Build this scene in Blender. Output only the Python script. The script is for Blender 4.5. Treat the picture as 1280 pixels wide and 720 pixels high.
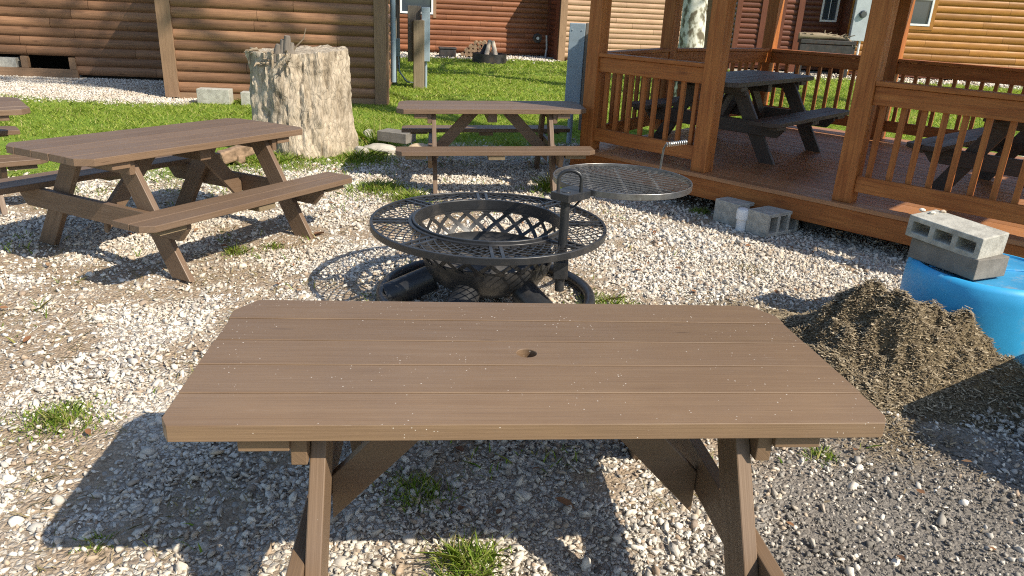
import bpy, bmesh, math, random
import numpy as np
from mathutils import Vector, Matrix, noise

for o in list(bpy.data.objects): bpy.data.objects.remove(o)
sc = bpy.context.scene
COL = sc.collection
rad = math.radians
rng = np.random.default_rng(7)
random.seed(7)

# ------------------------------------------------------------------ camera
F_PX, PITCH, ROLL, HC = 936.0, rad(21.05), rad(2.79), 1.76
cd = bpy.data.cameras.new('camera'); cam = bpy.data.objects.new('camera', cd); COL.objects.link(cam)
cd.sensor_width = 36; cd.lens = F_PX / 1280 * 36; cd.clip_start = .05; cd.clip_end = 2000
fw = Vector((0, math.cos(PITCH), -math.sin(PITCH))); up = Vector((0, math.sin(PITCH), math.cos(PITCH))); rt = Vector((1, 0, 0))
R2 = rt*math.cos(ROLL) + up*math.sin(ROLL); U2 = -rt*math.sin(ROLL) + up*math.cos(ROLL)
m = Matrix((R2, U2, -fw)).transposed().to_4x4(); m.translation = (0, 0, HC)
cam.matrix_world = m; sc.camera = cam

# ------------------------------------------------------------------ light
SUN_EL, SUN_AZ = rad(42), rad(-33)       # direction TO the sun, azimuth measured from +X
w = bpy.data.worlds.new('World'); sc.world = w; w.use_nodes = True
nt = w.node_tree; bg = nt.nodes['Background']; sky = nt.nodes.new('ShaderNodeTexSky')
sky.sky_type = 'NISHITA'; sky.sun_disc = False; sky.sun_elevation = SUN_EL
sky.sun_rotation = rad(90) - SUN_AZ; sky.air_density = 1.0; sky.dust_density = .6; sky.ozone_density = 1.0
nt.links.new(sky.outputs[0], bg.inputs[0]); bg.inputs[1].default_value = .115
sl = bpy.data.lights.new('sun', 'SUN'); so = bpy.data.objects.new('sun', sl); COL.objects.link(so)
sl.energy = 4.2; sl.angle = rad(.53); sl.color = (1, .91, .77)
sd = Vector((math.cos(SUN_EL)*math.cos(SUN_AZ), math.cos(SUN_EL)*math.sin(SUN_AZ), math.sin(SUN_EL)))
so.rotation_euler = (-sd).to_track_quat('-Z', 'Y').to_euler(); so.location = (20, -15, 25)
sc.view_settings.view_transform = 'Standard'; sc.view_settings.look = 'None'
sc.view_settings.exposure = .7; sc.view_settings.gamma = 1; sc.view_settings.use_curve_mapping = False
sc.render.engine = 'CYCLES'
sc.cycles.max_bounces = 6; sc.cycles.use_denoising = False; sc.cycles.filter_width = 1.1; sc.cycles.sample_clamp_indirect = 6

# ------------------------------------------------------------------ tagging
def tag(o, label=None, cat=None, group=None, kind=None):
    if label: o['label'] = label
    if cat: o['category'] = cat
    if group: o['group'] = group
    if kind: o['kind'] = kind
    return o
def thing(name, label, cat, loc=(0, 0, 0), rz=0, group=None, tilt=(0, 0)):
    o = bpy.data.objects.new(name, None); COL.objects.link(o); o.empty_display_size = .2
    o.location = loc; o.rotation_euler = (tilt[0], tilt[1], rz)
    return tag(o, label, cat, group)
def copy_tree(o, parent=None):
    c = o.copy(); COL.objects.link(c)
    if parent: c.parent = parent
    for ch in list(o.children): copy_tree(ch, c)
    return c

# ------------------------------------------------------------------ materials
def lin(c): return tuple(((x/255+.055)/1.055)**2.4 if x/255 > .04045 else x/255/12.92 for x in c)
class NT:
    def __init__(s, name):
        s.m = bpy.data.materials.new(name); s.m.use_nodes = True; s.t = s.m.node_tree
        s.b = s.t.nodes['Principled BSDF']; s.L = s.t.links.new
    def n(s, typ, **k):
        x = s.t.nodes.new(typ)
        for a, v in k.items():
            if a in x.inputs: x.inputs[a].default_value = v
            else: setattr(x, a, v)
        return x
    def noise(s, vec, scale, detail=4, rough=.6):
        x = s.n('ShaderNodeTexNoise', Scale=scale, Detail=detail, Roughness=rough)
        if vec: s.L(vec, x.inputs['Vector'])
        return x.outputs[0]
    def ramp(s, fac, *stops, interp='LINEAR'):
        r = s.n('ShaderNodeValToRGB'); r.color_ramp.interpolation = interp; e = r.color_ramp.elements
        while len(e) < len(stops): e.new(.5)
        for el, (p, c) in zip(e, stops):
            el.position = p; el.color = (*c, 1) if not isinstance(c, (int, float)) else (c, c, c, 1)
        s.L(fac, r.inputs[0]); return r.outputs[0]
    def mix(s, fac, a, b, mode='MIX'):
        x = s.n('ShaderNodeMix', data_type='RGBA', blend_type=mode)
        for sock, v in ((x.inputs[0], fac), (x.inputs[6], a), (x.inputs[7], b)):
            if hasattr(v, 'is_output'): s.L(v, sock)
            elif isinstance(v, (int, float)): sock.default_value = v if sock.type == 'VALUE' else (v, v, v, 1)
            else: sock.default_value = (*v, 1)
        return x.outputs[2]
    def math(s, op, a, b=0.):
        x = s.n('ShaderNodeMath', operation=op)
        for sock, v in zip(x.inputs, (a, b)):
            if hasattr(v, 'is_output'): s.L(v, sock)
            else: sock.default_value = v
        return x.outputs[0]
    def mapv(s, vec, scale=(1, 1, 1), loc=None):
        x = s.n('ShaderNodeMapping'); x.inputs['Scale'].default_value = scale; s.L(vec, x.inputs['Vector'])
        if loc: s.L(loc, x.inputs['Location'])
        return x.outputs[0]
    def bump(s, h, strength=.3, dist=.01):
        x = s.n('ShaderNodeBump', Strength=strength, Distance=dist); s.L(h, x.inputs['Height'])
        s.L(x.outputs[0], s.b.inputs['Normal'])
    def base(s, c):
        if hasattr(c, 'is_output'): s.L(c, s.b.inputs['Base Color'])
        else: s.b.inputs['Base Color'].default_value = (*c, 1)
    def rough(s, r, spec=.5, metal=0):
        if hasattr(r, 'is_output'): s.L(r, s.b.inputs['Roughness'])
        else: s.b.inputs['Roughness'].default_value = r
        s.b.inputs['Specular IOR Level'].default_value = spec; s.b.inputs['Metallic'].default_value = metal
        return s.m

def wood(name, a, b, dark, rough=.5, spec=.4, grain=1., knots=.5, tone=.35, bump=.25, wear=None, wear_amt=.5, specks=0, streak=.7):
    N = NT(name); uv = N.n('ShaderNodeUVMap').outputs[0]; g = N.n('ShaderNodeNewGeometry')
    isl = g.outputs['Random Per Island']
    sp = N.n('ShaderNodeCombineXYZ'); N.L(N.math('MULTIPLY', isl, 37.), sp.inputs[0]); N.L(N.math('MULTIPLY', isl, 91.), sp.inputs[2])
    v1 = N.mapv(uv, (1.2, 26*grain, 1), sp.outputs[0]); fine = N.mapv(uv, (3, 140*grain, 1), sp.outputs[0])
    n1 = N.noise(v1, 1.6, 5, .65); n2 = N.noise(fine, 1., 3, .6)
    c = N.mix(N.ramp(n1, (.32, 0.), (.68, 1.)), a, b)
    c = N.mix(N.ramp(n2, (.5, 0.), (.78, streak)), c, dark)
    if knots:
        kv = N.mapv(uv, (1.6, 5.5, 1), sp.outputs[0]); vo = N.n('ShaderNodeTexVoronoi', Scale=1.3); N.L(kv, vo.inputs[0])
        k = N.ramp(vo.outputs['Distance'], (.02, 1.), (.13, .35), (.2, 0.)); c = N.mix(N.math('MULTIPLY', k, knots), c, dark)
    t = N.ramp(isl, (0., 1-tone), (1., 1+tone*.4)); c = N.mix(1., c, t, 'MULTIPLY')
    ob = N.n('ShaderNodeTexCoord').outputs['Object']
    big = N.noise(ob, 2.2, 4, .6); c = N.mix(N.ramp(big, (.35, .25), (.7, 0.)), c, dark)
    if wear:
        wv = N.mapv(uv, (2.5, 30, 1), sp.outputs[0]); wn = N.noise(wv, 1.4, 6, .7); pn = N.noise(ob, 3.1, 3)
        f = N.math('MULTIPLY', N.ramp(wn, (.62, 0.), (.72, 1.)), N.ramp(pn, (.5, 0.), (.65, 1.))); c = N.mix(N.math('MULTIPLY', f, wear_amt), c, wear)
    if specks:
        vs = N.n('ShaderNodeTexVoronoi', Scale=110.); N.L(ob, vs.inputs[0])
        rs = N.n('ShaderNodeSeparateColor'); N.L(vs.outputs['Color'], rs.inputs[0])
        pn = N.noise(ob, 4, 3)
        f = N.math('MULTIPLY', N.ramp(N.math('SUBTRACT', vs.outputs['Distance'], N.math('MULTIPLY', rs.outputs[1], .16)), (.05, 1.), (.12, 0.)), N.math('GREATER_THAN', N.math('ADD', rs.outputs[0], N.math('MULTIPLY', pn, 1.3)), 1.62))
        c = N.mix(N.math('MULTIPLY', f, specks), c, (.62, .56, .48))
    if specks:      # checks and short splits along the grain, scuffed streaks
        cv = N.mapv(uv, (2.2, 38, 1), sp.outputs[0]); vk = N.n('ShaderNodeTexVoronoi', Scale=2.1); N.L(cv, vk.inputs[0])
        kc = N.n('ShaderNodeSeparateColor'); N.L(vk.outputs['Color'], kc.inputs[0])
        c = N.mix(N.math('MULTIPLY', N.ramp(vk.outputs['Distance'], (.1, 1.), (.2, 0.)), N.math('GREATER_THAN', kc.outputs[0], .955)), c, (.04, .024, .015))
        sc_ = N.noise(N.mapv(uv, (7, 160, 1), sp.outputs[0]), 1., 4, .7); c = N.mix(N.math('MULTIPLY', N.ramp(sc_, (.66, 0.), (.74, .6)), N.ramp(N.noise(ob, 2.6, 3), (.48, 0.), (.62, 1.))), c, (.5, .43, .35))
        c = N.mix(N.ramp(N.noise(ob, 1.9, 5, .65), (.42, 0.), (.7, .35)), c, (.16, .115, .085))
    N.base(c); h = N.math('ADD', N.math('MULTIPLY', n1, .5), n2); N.bump(h, bump, .006)
    return N.rough(N.ramp(n1, (.3, max(0, rough-.1)), (.7, rough+.12)), spec)

def plain(name, col, rough=.6, spec=.4, metal=0, var=.25, scale=6, bump=.1, bscale=60, dirt=None, dirt_amt=.5):
    N = NT(name); ob = N.n('ShaderNodeTexCoord').outputs['Object']
    n = N.noise(ob, scale, 5); c = N.mix(N.ramp(n, (.3, 0.), (.72, 1.)), tuple(x*(1-var) for x in col), tuple(min(1, x*(1+var)) for x in col))
    if dirt: c = N.mix(N.math('MULTIPLY', N.ramp(N.noise(ob, scale*.7, 6, .7), (.5, 0.), (.66, 1.)), dirt_amt), c, dirt)
    N.base(c)
    if bump: N.bump(N.noise(ob, bscale, 4), bump, .004)
    return N.rough(rough, spec, metal)

M = {}
M['paint'] = wood('brown painted board', (.238, .156, .091), (.2, .128, .075), (.105, .064, .04), .46, .32, 1., .25, .24, .22, (.33, .26, .2), .5, .85, .3)
M['paint2'] = wood('worn brown painted board', (.225, .145, .088), (.18, .114, .068), (.095, .057, .034), .48, .4, 1., .15, .25, .3, (.36, .29, .21), .7, .3)
M['paintdark'] = wood('dark brown weathered board', (.105, .075, .055), (.08, .058, .044), (.045, .032, .025), .48, .45, 1., .12, .25, .3, (.3, .27, .25), .3)
M['worn'] = wood('worn paint edge', (.25, .17, .105), (.17, .105, .06), (.10, .06, .035), .6, .3, 1., 0, .1, .2, (.5, .43, .34), .9)
M['raw'] = wood('bare lumber end', (.26, .2, .12), (.2, .15, .09), (.12, .085, .05), .75, .2)
M['cedar'] = wood('orange stained cedar', (.56, .205, .05), (.37, .112, .024), (.17, .046, .012), .52, .3, .6, .75, .35, .45)
M['deck'] = wood('red brown stained deck board', (.50, .235, .10), (.38, .17, .07), (.2, .085, .036), .42, .5, 1., .3, .3, .3, (.32, .24, .19), .35)
M['logA'] = wood('brown log siding', (.36, .195, .105), (.25, .128, .066), (.10, .05, .028), .55, .3, .45, .9, .4, .3)
M['trimA'] = wood('brown rough trim board', (.36, .23, .14), (.29, .18, .105), (.13, .078, .045), .65, .25, .8, .5, .25, .4)
M['logB'] = wood('red brown log siding', (.33, .135, .062), (.255, .094, .042), (.12, .042, .02), .5, .3, .45, .6, .35, .3)
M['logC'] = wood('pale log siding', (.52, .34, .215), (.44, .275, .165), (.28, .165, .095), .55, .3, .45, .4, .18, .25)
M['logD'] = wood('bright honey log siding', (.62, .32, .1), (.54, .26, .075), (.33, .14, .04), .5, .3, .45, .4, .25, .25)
M['logShade'] = wood('shade darkened log siding', (.19, .066, .034), (.15, .05, .026), (.08, .026, .014), .45, .35, .45, .4, .3, .25)  # siding of the unlit cabin sides, shade put into the colour
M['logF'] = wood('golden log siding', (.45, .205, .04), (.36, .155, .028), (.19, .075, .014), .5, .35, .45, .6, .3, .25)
M['greywood'] = wood('grey weathered timber', (.27, .235, .19), (.2, .172, .14), (.1, .082, .065), .8, .2, .8, .3, .3, .5)
M['oldwood'] = wood('tan weathered timber', (.36, .29, .2), (.27, .21, .14), (.13, .095, .06), .8, .2, .8, .3, .3, .5)
M['black'] = plain('black painted steel', (.021, .022, .024), .38, .5, 0, .3, 9, .05, 90, (.11, .095, .08), .28)
M['blackash'] = plain('sooty steel', (.06, .057, .054), .7, .3, 0, .5, 7, .1, 60, (.2, .18, .16), .5)
M['steel'] = plain('bare grate steel', (.26, .255, .25), .38, .5, .85, .3, 14, .05, 90, (.12, .09, .07), .5)
M['spring'] = plain('bright wire', (.6, .59, .56), .3, .5, .9, .1)
M['concrete'] = plain('concrete block', (.42, .405, .35), .92, .2, 0, .25, 14, 1., 75, (.25, .23, .19), .6)
M['concdark'] = plain('grey concrete', (.2, .185, .16), .92, .2, 0, .25, 12, .6, 140)
M['blue'] = plain('blue plastic', (.035, .36, .67), .5, .5, 0, .15, 3, .06, 40, (.27, .34, .32), .6)
M['bluetop'] = plain('dusty blue plastic', (.05, .30, .55), .5, .4, 0, .15, 5, .04, 40, (.42, .42, .36), .8)
M['galv'] = plain('grey blue painted metal', (.27, .34, .39), .45, .5, .1, .12, 5, .03, 60, (.2, .2, .18), .3)
M['meter'] = plain('pale grey metal', (.42, .46, .48), .45, .5, .1, .1, 5, .03)
M['pvc'] = plain('white plastic pipe', (.78, .78, .75), .35, .5, 0, .05)
M['white'] = plain('white window frame', (.74, .75, .75), .45, .4, 0, .06)
M['dark'] = plain('black void shade', (.02, .018, .016), .9, .1)  # near-black colour stands in for the shade inside the crawl space
M['iron'] = plain('dark rusty iron', (.045, .042, .042), .6, .4, .2, .4, 8, .2, 60, (.1, .06, .04), .5)
M['rock'] = plain('pale rock', (.42, .39, .33), .9, .2, 0, .3, 9, .5, 50)
M['rocktan'] = plain('tan rock', (.52, .4, .27), .9, .2, 0, .3, 9, .5, 50)
M['log'] = plain('pale firewood', (.5, .42, .33), .8, .2, 0, .3, 12, .4, 50)
M['logend'] = plain('firewood', (.28, .19, .12), .85, .2, 0, .45, 16, .4, 50)
M['red'] = plain('red plastic', (.55, .05, .07), .5)
M['palepot'] = plain('pale glazed pot', (.45, .53, .52), .5)
N = NT('window glass'); N.base((.045, .06, .075)); M['glass'] = N.rough(.06, .8)
N = NT('leaf litter'); g = N.n('ShaderNodeNewGeometry').outputs['Random Per Island']
N.base(N.ramp(g, (0., (.2, .085, .04)), (.35, (.27, .135, .065)), (.7, (.17, .09, .05)), (1., (.36, .23, .13)))); N.b.inputs['Subsurface Weight'].default_value = 0
M['leaf'] = N.rough(.7, .2)
def foliage(name, *stops, trans=.25):
    N = NT(name); g = N.n('ShaderNodeNewGeometry').outputs['Random Per Island']
    c = N.ramp(g, *stops); N.base(c); N.rough(.55, .25)
    tr = N.n('ShaderNodeBsdfTranslucent'); N.L(N.mix(1., c, (1.0, 1.1, .6), 'MULTIPLY'), tr.inputs[0])
    mx = N.n('ShaderNodeMixShader'); mx.inputs[0].default_value = trans
    N.L(N.b.outputs[0], mx.inputs[1]); N.L(tr.outputs[0], mx.inputs[2]); N.L(mx.outputs[0], N.t.nodes['Material Output'].inputs[0])
    return N.m
M['grass'] = foliage('lawn grass', (0., (.2, .28, .04)), (.45, (.32, .41, .06)), (.85, (.46, .49, .11)), (1., (.58, .5, .24)), trans=.45)
M['weed'] = foliage('weed leaves', (0., (.13, .22, .025)), (.55, (.23, .33, .04)), (.85, (.36, .35, .1)), (1., (.48, .38, .2)), trans=.35)
M['dryweed'] = foliage('dry grass', (0., (.12, .12, .04)), (.4, (.26, .22, .1)), (1., (.42, .34, .19)), trans=.2)
M['leaves'] = foliage('tree leaves', (0., (.03, .07, .015)), (.6, (.06, .11, .02)), (1., (.1, .14, .03)), trans=.3)
M['spruce'] = foliage('spruce needles', (0., (.025, .055, .03)), (1., (.05, .09, .05)), trans=.1)
N = NT('limestone chips'); g = N.n('ShaderNodeNewGeometry').outputs['Random Per Island']; ob = N.n('ShaderNodeTexCoord').outputs['Object']
c = N.ramp(g, (0., (.3, .275, .245)), (.12, (.48, .45, .4)), (.34, (.68, .635, .55)), (.78, (.82, .775, .68)), (.85, (.56, .46, .34)), (.94, (.36, .26, .18)), (1., (.17, .15, .14)))
c = N.mix(N.math('MULTIPLY', N.ramp(N.noise(ob, 1.3, 5, .6), (.44, 0.), (.62, 1.)), .5), c, (.48, .39, .28))
c = N.mix(N.ramp(N.noise(ob, 90, 3), (.4, 0.), (.75, .5)), c, (.4, .34, .27)); N.base(c); N.bump(N.noise(ob, 160, 3), .4, .003)
M['stone'] = N.rough(.85, .25)
N = NT('dirt crumbs'); g = N.n('ShaderNodeNewGeometry').outputs['Random Per Island']
N.base(N.ramp(g, (0., (.11, .10, .086)), (.6, (.23, .21, .18)), (.88, (.36, .33, .28)), (1., (.6, .55, .47)))); M['crumb'] = N.rough(.9, .2)
N = NT('straw mulch'); g = N.n('ShaderNodeNewGeometry').outputs['Random Per Island']; ob = N.n('ShaderNodeTexCoord').outputs['Object']
c = N.ramp(g, (0., (.10, .076, .05)), (.35, (.21, .162, .10)), (.75, (.34, .27, .17)), (1., (.54, .45, .31))); N.base(c); M['chips'] = N.rough(.85, .2)
N = NT('mulch mass'); ob = N.n('ShaderNodeTexCoord').outputs['Object']
c = N.ramp(N.noise(ob, 40, 6, .7), (.3, (.08, .06, .038)), (.55, (.24, .185, .11)), (.8, (.38, .3, .18))); N.base(c); N.bump(N.noise(ob, 60, 5, .7), 1., .03); M['mulch'] = N.rough(.9, .1)
# bark of the stump
N = NT('weathered stump bark'); ob = N.n('ShaderNodeTexCoord').outputs['Object']
v = N.mapv(ob, (9, 9, 2.6)); n1 = N.noise(v, 1.3, 8, .72); n2 = N.noise(N.mapv(ob, (3, 3, 1.6)), 1.2, 4)
wp = N.n('ShaderNodeTexNoise', Scale=3.); N.L(ob, wp.inputs[0]); wa = N.n('ShaderNodeVectorMath', operation='MULTIPLY_ADD'); N.L(wp.outputs['Color'], wa.inputs[0]); wa.inputs[1].default_value = (.3, .3, .5); N.L(ob, wa.inputs[2])
vo = N.n('ShaderNodeTexVoronoi', Scale=1.7, feature='DISTANCE_TO_EDGE'); N.L(N.mapv(wa.outputs[0], (11, 11, 2.0)), vo.inputs[0])
c = N.ramp(n1, (.28, (.11, .085, .06)), (.40, (.29, .235, .165)), (.52, (.46, .385, .285)), (.74, (.64, .55, .42)))
c = N.mix(N.ramp(n2, (.55, 0.), (.64, .5)), c, (.6, .5, .37)); c = N.mix(N.ramp(vo.outputs[0], (.0, .5), (.06, 0.)), c, (.1, .08, .058))
N.base(c); N.bump(N.math('ADD', n1, N.math('MULTIPLY', vo.outputs[0], .6)), .9, .03); M['bark'] = N.rough(.95, .15)
N = NT('sycamore bark'); ob = N.n('ShaderNodeTexCoord').outputs['Object']
c = N.ramp(N.noise(N.mapv(ob, (3, 3, 1.8)), 3.4, 3, .5), (.40, (.15, .125, .085)), (.47, (.34, .32, .24)), (.52, (.58, .56, .47)), (.7, (.72, .7, .63))); N.base(c); M['syc'] = N.rough(.8, .2)

# ------------------------------------------------------------------ mesh builder
class MB:
    def __init__(s): s.v = []; s.f = []; s.uv = []; s.marks = []
    def _add(s, vs, fs, uvs):
        b = len(s.v); s.marks.append((b, len(s.f))); s.v += [tuple(x) for x in vs]
        s.f += [tuple(i+b for i in f) for f in fs]; s.uv += uvs
        return s
    def obox(s, c, size, rot=None, taper=None):
        """box centred at c; size (x,y,z); UV runs along the longest side"""
        c = Vector(c); hx, hy, hz = (d/2 for d in size); rot = rot or Matrix.Identity(3)
        L = [Vector((sx*hx, sy*hy, sz*hz)) for sx in (-1, 1) for sy in (-1, 1) for sz in (-1, 1)]
        fs = [(0, 1, 3, 2), (4, 6, 7, 5), (0, 4, 5, 1), (2, 3, 7, 6), (0, 2, 6, 4), (1, 5, 7, 3)]
        ax = max(range(3), key=lambda i: size[i]); ot = [i for i in range(3) if i != ax]; o = random.random()*20
        uvs = [[(L[i][ax]+o, L[i][ot[0]]+L[i][ot[1]]+o) for i in f] for f in fs]
        return s._add([c + rot @ p for p in L], fs, uvs)
    def box(s, x0, x1, y0, y1, z0, z1): return s.obox(((x0+x1)/2, (y0+y1)/2, (z0+z1)/2), (x1-x0, y1-y0, z1-z0))
    def bar(s, p0, p1, wdt, hgt, upv=(0, 0, 1)):
        p0, p1 = Vector(p0), Vector(p1); d = (p1-p0); x = d.normalized(); y = Vector(upv).cross(x).normalized(); z = x.cross(y)
        return s.obox((p0+p1)/2, (d.length, wdt, hgt), Matrix((x, y, z)).transposed())
    def prism(s, poly, z0, z1, tf=None):
        n = len(poly); tf = tf or (lambda x, y, z: (x, y, z)); o = random.random()*20
        vs = [tf(x, y, z0) for x, y in poly] + [tf(x, y, z1) for x, y in poly]
        fs = [tuple(range(n-1, -1, -1)), tuple(range(n, 2*n))] + [(i, (i+1) % n, n+(i+1) % n, n+i) for i in range(n)]
        P = list(poly)*2; Z = [z0]*n + [z1]*n
        uvs = [[(P[i][0]+o, P[i][1]+Z[i]+o) for i in f] for f in fs]
        return s._add(vs, fs, uvs)
    def tube(s, pts, r, n=10, caps=True, closed=False):
        pts = [Vector(p) for p in pts]; k = len(pts); rs = r if isinstance(r, (list, tuple)) else [r]*k
        vs = []; ref = None; L = 0; us = []
        for i, p in enumerate(pts):
            a = pts[i-1] if (i or closed) else p; b = pts[(i+1) % k] if (i < k-1 or closed) else p
            t = (b-a).normalized()
            if ref is None: ref = t.orthogonal().normalized()
            ref = (ref - t*ref.dot(t)).normalized(); q = t.cross(ref)
            if i: L += (p-pts[i-1]).length
            us.append(L)
            vs += [p + (ref*math.cos(2*math.pi*j/n) + q*math.sin(2*math.pi*j/n))*rs[i] for j in range(n)]
        fs = []; uvs = []
        for i in range(k if closed else k-1):
            i2 = (i+1) % k
            for j in range(n):
                j2 = (j+1) % n; fs.append((i*n+j, i*n+j2, i2*n+j2, i2*n+j))
                c = 2*math.pi*rs[i]/n; uvs.append([(us[i], j*c), (us[i], (j+1)*c), (us[i2], (j+1)*c), (us[i2], j*c)])
        if caps and not closed:
            fs += [tuple(range(n-1, -1, -1)), tuple((k-1)*n+j for j in range(n))]; uvs += [[(0, 0)]*n, [(0, 0)]*n]
        return s._add(vs, fs, uvs)
    def lathe(s, prof, n=48, c=(0, 0, 0), closed=False):
        k = len(prof); vs = [(c[0]+r*math.cos(2*math.pi*j/n), c[1]+r*math.sin(2*math.pi*j/n), c[2]+z) for r, z in prof for j in range(n)]
        fs = []; uvs = []
        for i in range(k if closed else k-1):
            i2 = (i+1) % k
            for j in range(n):
                j2 = (j+1) % n; fs.append((i*n+j, i*n+j2, i2*n+j2, i2*n+j)); uvs.append([(j/n, i), ((j+1)/n, i), ((j+1)/n, i+1), (j/n, i+1)])
        return s._add(vs, fs, uvs)
    def disc(s, r, z, n=48, c=(0, 0)):
        vs = [(c[0]+r*math.cos(2*math.pi*j/n), c[1]+r*math.sin(2*math.pi*j/n), z) for j in range(n)]
        return s._add(vs, [tuple(range(n))], [[(v[0], v[1]) for v in vs]])
    def each(s, name, mat, parent=None, bevel=0, smooth=False):
        """every primitive added so far becomes a part of its own"""
        mk = s.marks + [(len(s.v), len(s.f))]; out = []
        for (v0, f0), (v1, f1) in zip(mk[:-1], mk[1:]):
            q = MB(); q.v = s.v[v0:v1]; q.f = [tuple(i-v0 for i in f) for f in s.f[f0:f1]]; q.uv = s.uv[f0:f1]
            out.append(q.build(name, mat, parent, bevel, smooth))
        return out
    def build(s, name, mat, parent=None, bevel=0, smooth=False, angle=40):
        me = bpy.data.meshes.new(name); me.from_pydata(s.v, [], s.f)
        ul = me.uv_layers.new(name='UVMap'); ul.data.foreach_set('uv', [c for f in s.uv for p in f for c in p])
        bm = bmesh.new(); bm.from_mesh(me); bmesh.ops.recalc_face_normals(bm, faces=bm.faces[:]); bm.to_mesh(me); bm.free()
        me.materials.append(mat if not isinstance(mat, str) else M[mat])
        o = bpy.data.objects.new(name, me); COL.objects.link(o)
        if parent: o.parent = parent
        if smooth:
            me.polygons.foreach_set('use_smooth', [True]*len(me.polygons)); me.set_sharp_from_angle(angle=rad(angle))
        if bevel:
            b = o.modifiers.new('edge', 'BEVEL'); b.width = bevel; b.segments = 2; b.limit_method = 'ANGLE'; b.angle_limit = rad(50)
        return o

def np_mesh(name, V, Fc, mat, nper):
    """big triangle/quad soup from numpy arrays"""
    me = bpy.data.meshes.new(name); me.vertices.add(len(V)); me.vertices.foreach_set('co', np.ascontiguousarray(V, np.float32).ravel())
    me.loops.add(Fc.size); me.loops.foreach_set('vertex_index', Fc.astype(np.int32).ravel())
    me.polygons.add(len(Fc)); me.polygons.foreach_set('loop_start', np.arange(0, Fc.size, nper, dtype=np.int32))
    try: me.polygons.foreach_set('loop_total', np.full(len(Fc), nper, np.int32))
    except Exception: pass
    me.update(calc_edges=True); me.materials.append(M[mat])
    o = bpy.data.objects.new(name, me); COL.objects.link(o); return o

# ------------------------------------------------------------------ ground zones (world metres)
def fbm(x, y, s, seed=0.):
    return noise.fractal(Vector((x*s+seed, y*s-seed, seed*.37)), 1., 2., 4)
LX = np.array([-30, -8, -4.75, -3.8, -3.04, -2.59, -1.9, -1.6, -.92, .56, 2., 30]); LY = np.array([5.2, 6.2, 6.7, 7.0, 7.43, 7.5, 8.0, 8.6, 9.4, 10.0, 10.8, 12.])
def lawn_edge(x): return np.interp(x, LX, LY)
def bare(x, y):
    """how far the stones have worn away to tan soil, 0..1"""
    t = fbm(x, y, .9, 5.)*.8 + fbm(x, y, 2.6, 2.)*.6 + fbm(x, y, 9, 6.)*.2 + (.2 if x < -.8 and y < 5.8 else 0)*min(1, max(0, (-.8-x)*2))
    if x > .9 and y > 3: t -= .25
    t = min(1, max(0, (t-.02)/.34)); return t*t*(3-2*t)
def zones(x, y):
    """grass, dirt, mulch amounts 0..1 at a point"""
    n = fbm(x, y, 1.1, 3.)*.45 + fbm(x, y, 4, 9.)*.2
    g = 1/(1+math.exp(-(y - lawn_edge(x) + n)/.12))
    # white stone strips along the cabins
    ua = (y - (12.5 - .11*(-5.7-x)*0 + (x+5.7)*.115))
    if x < -5.2: g *= 1/(1+math.exp((y - 11.75 - .1*(x+5.5)*.3 + n*.6)/.1))
    if -5 < x < 6 and y > 20: g *= 1/(1+math.exp((y - (24.2+.3*(x+1)) + n)/.15))
    if x > 6.5: g *= 1/(1+math.exp((y - 23.2 + n)/.25))
    d = 1/(1+math.exp(-((x-.45)*1.2 - (y-1.9)*1.1 + n*.6)/.12))
    d *= 1/(1+math.exp((y - 3.05 + n*.5)/.15)) * 1/(1+math.exp(-(y-.2)/.2))
    dx, dy = x-1.72, y-3.66
    r = math.hypot(dx*.95+.1*dy, dy*.8); mu = 1/(1+math.exp((r - .56 + n*.8)/.09))
    return g, d, mu

# one ground sheet: fine near the camera, wide to the horizon
def axis(a, lo, hi, step, far):
    core = list(np.arange(lo, hi+1e-6, step)); L = []; v = lo; st = step
    while v > -far: st *= 1.35; v -= st; L.append(v)
    Rr = []; v = hi; st = step
    while v < far: st *= 1.35; v += st; Rr.append(v)
    return np.array(L[::-1] + core + Rr)
xs = axis(0, -10, 9, .07, 900); ys = axis(0, .2, 27, .08, 1200)
XX, YY = np.meshgrid(xs, ys); nx, ny = len(xs), len(ys)
ZZ = np.zeros_like(XX); MK = np.zeros((ny, nx, 4), np.float32); MK[..., 3] = 1
for j in range(ny):
    for i in range(nx):
        x, y = XX[j, i], YY[j, i]
        if -12 < x < 16 and -1 < y < 30:
            g, d, mu = zones(x, y); MK[j, i] = g, d, mu, bare(x, y)
            ZZ[j, i] = noise.noise((x*2.3, y*2.3, 0))*.008 + noise.noise((x*7, y*7, 4))*.004*(1-g) - .004
        else: MK[j, i] = 1, 0, 0, 0
V = np.stack([XX, YY, ZZ], -1).reshape(-1, 3)
idx = np.arange(nx*ny).reshape(ny, nx); Fq = np.stack([idx[:-1, :-1], idx[:-1, 1:], idx[1:, 1:], idx[1:, :-1]], -1).reshape(-1, 4)
N = NT('ground surface'); ob = N.n('ShaderNodeTexCoord').outputs['Object']
vcn = N.n('ShaderNodeVertexColor', layer_name='zone'); at = vcn.outputs[0]; sep = N.n('ShaderNodeSeparateColor'); N.L(at, sep.inputs[0])
vo = N.n('ShaderNodeTexVoronoi', Scale=42.); N.L(ob, vo.inputs[0]); vsep = N.n('ShaderNodeSeparateColor'); N.L(vo.outputs['Color'], vsep.inputs[0])
ve = N.n('ShaderNodeTexVoronoi', Scale=42., feature='DISTANCE_TO_EDGE'); N.L(ob, ve.inputs[0])
st = N.ramp(vsep.outputs[0], (0., (.36, .33, .29)), (.3, (.58, .54, .47)), (.72, (.7, .66, .58)), (.85, (.46, .37, .28)), (1., (.26, .21, .17)))
soil = N.ramp(N.noise(ob, 30, 6, .7), (.3, (.17, .135, .10)), (.7, (.42, .35, .265)))
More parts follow.
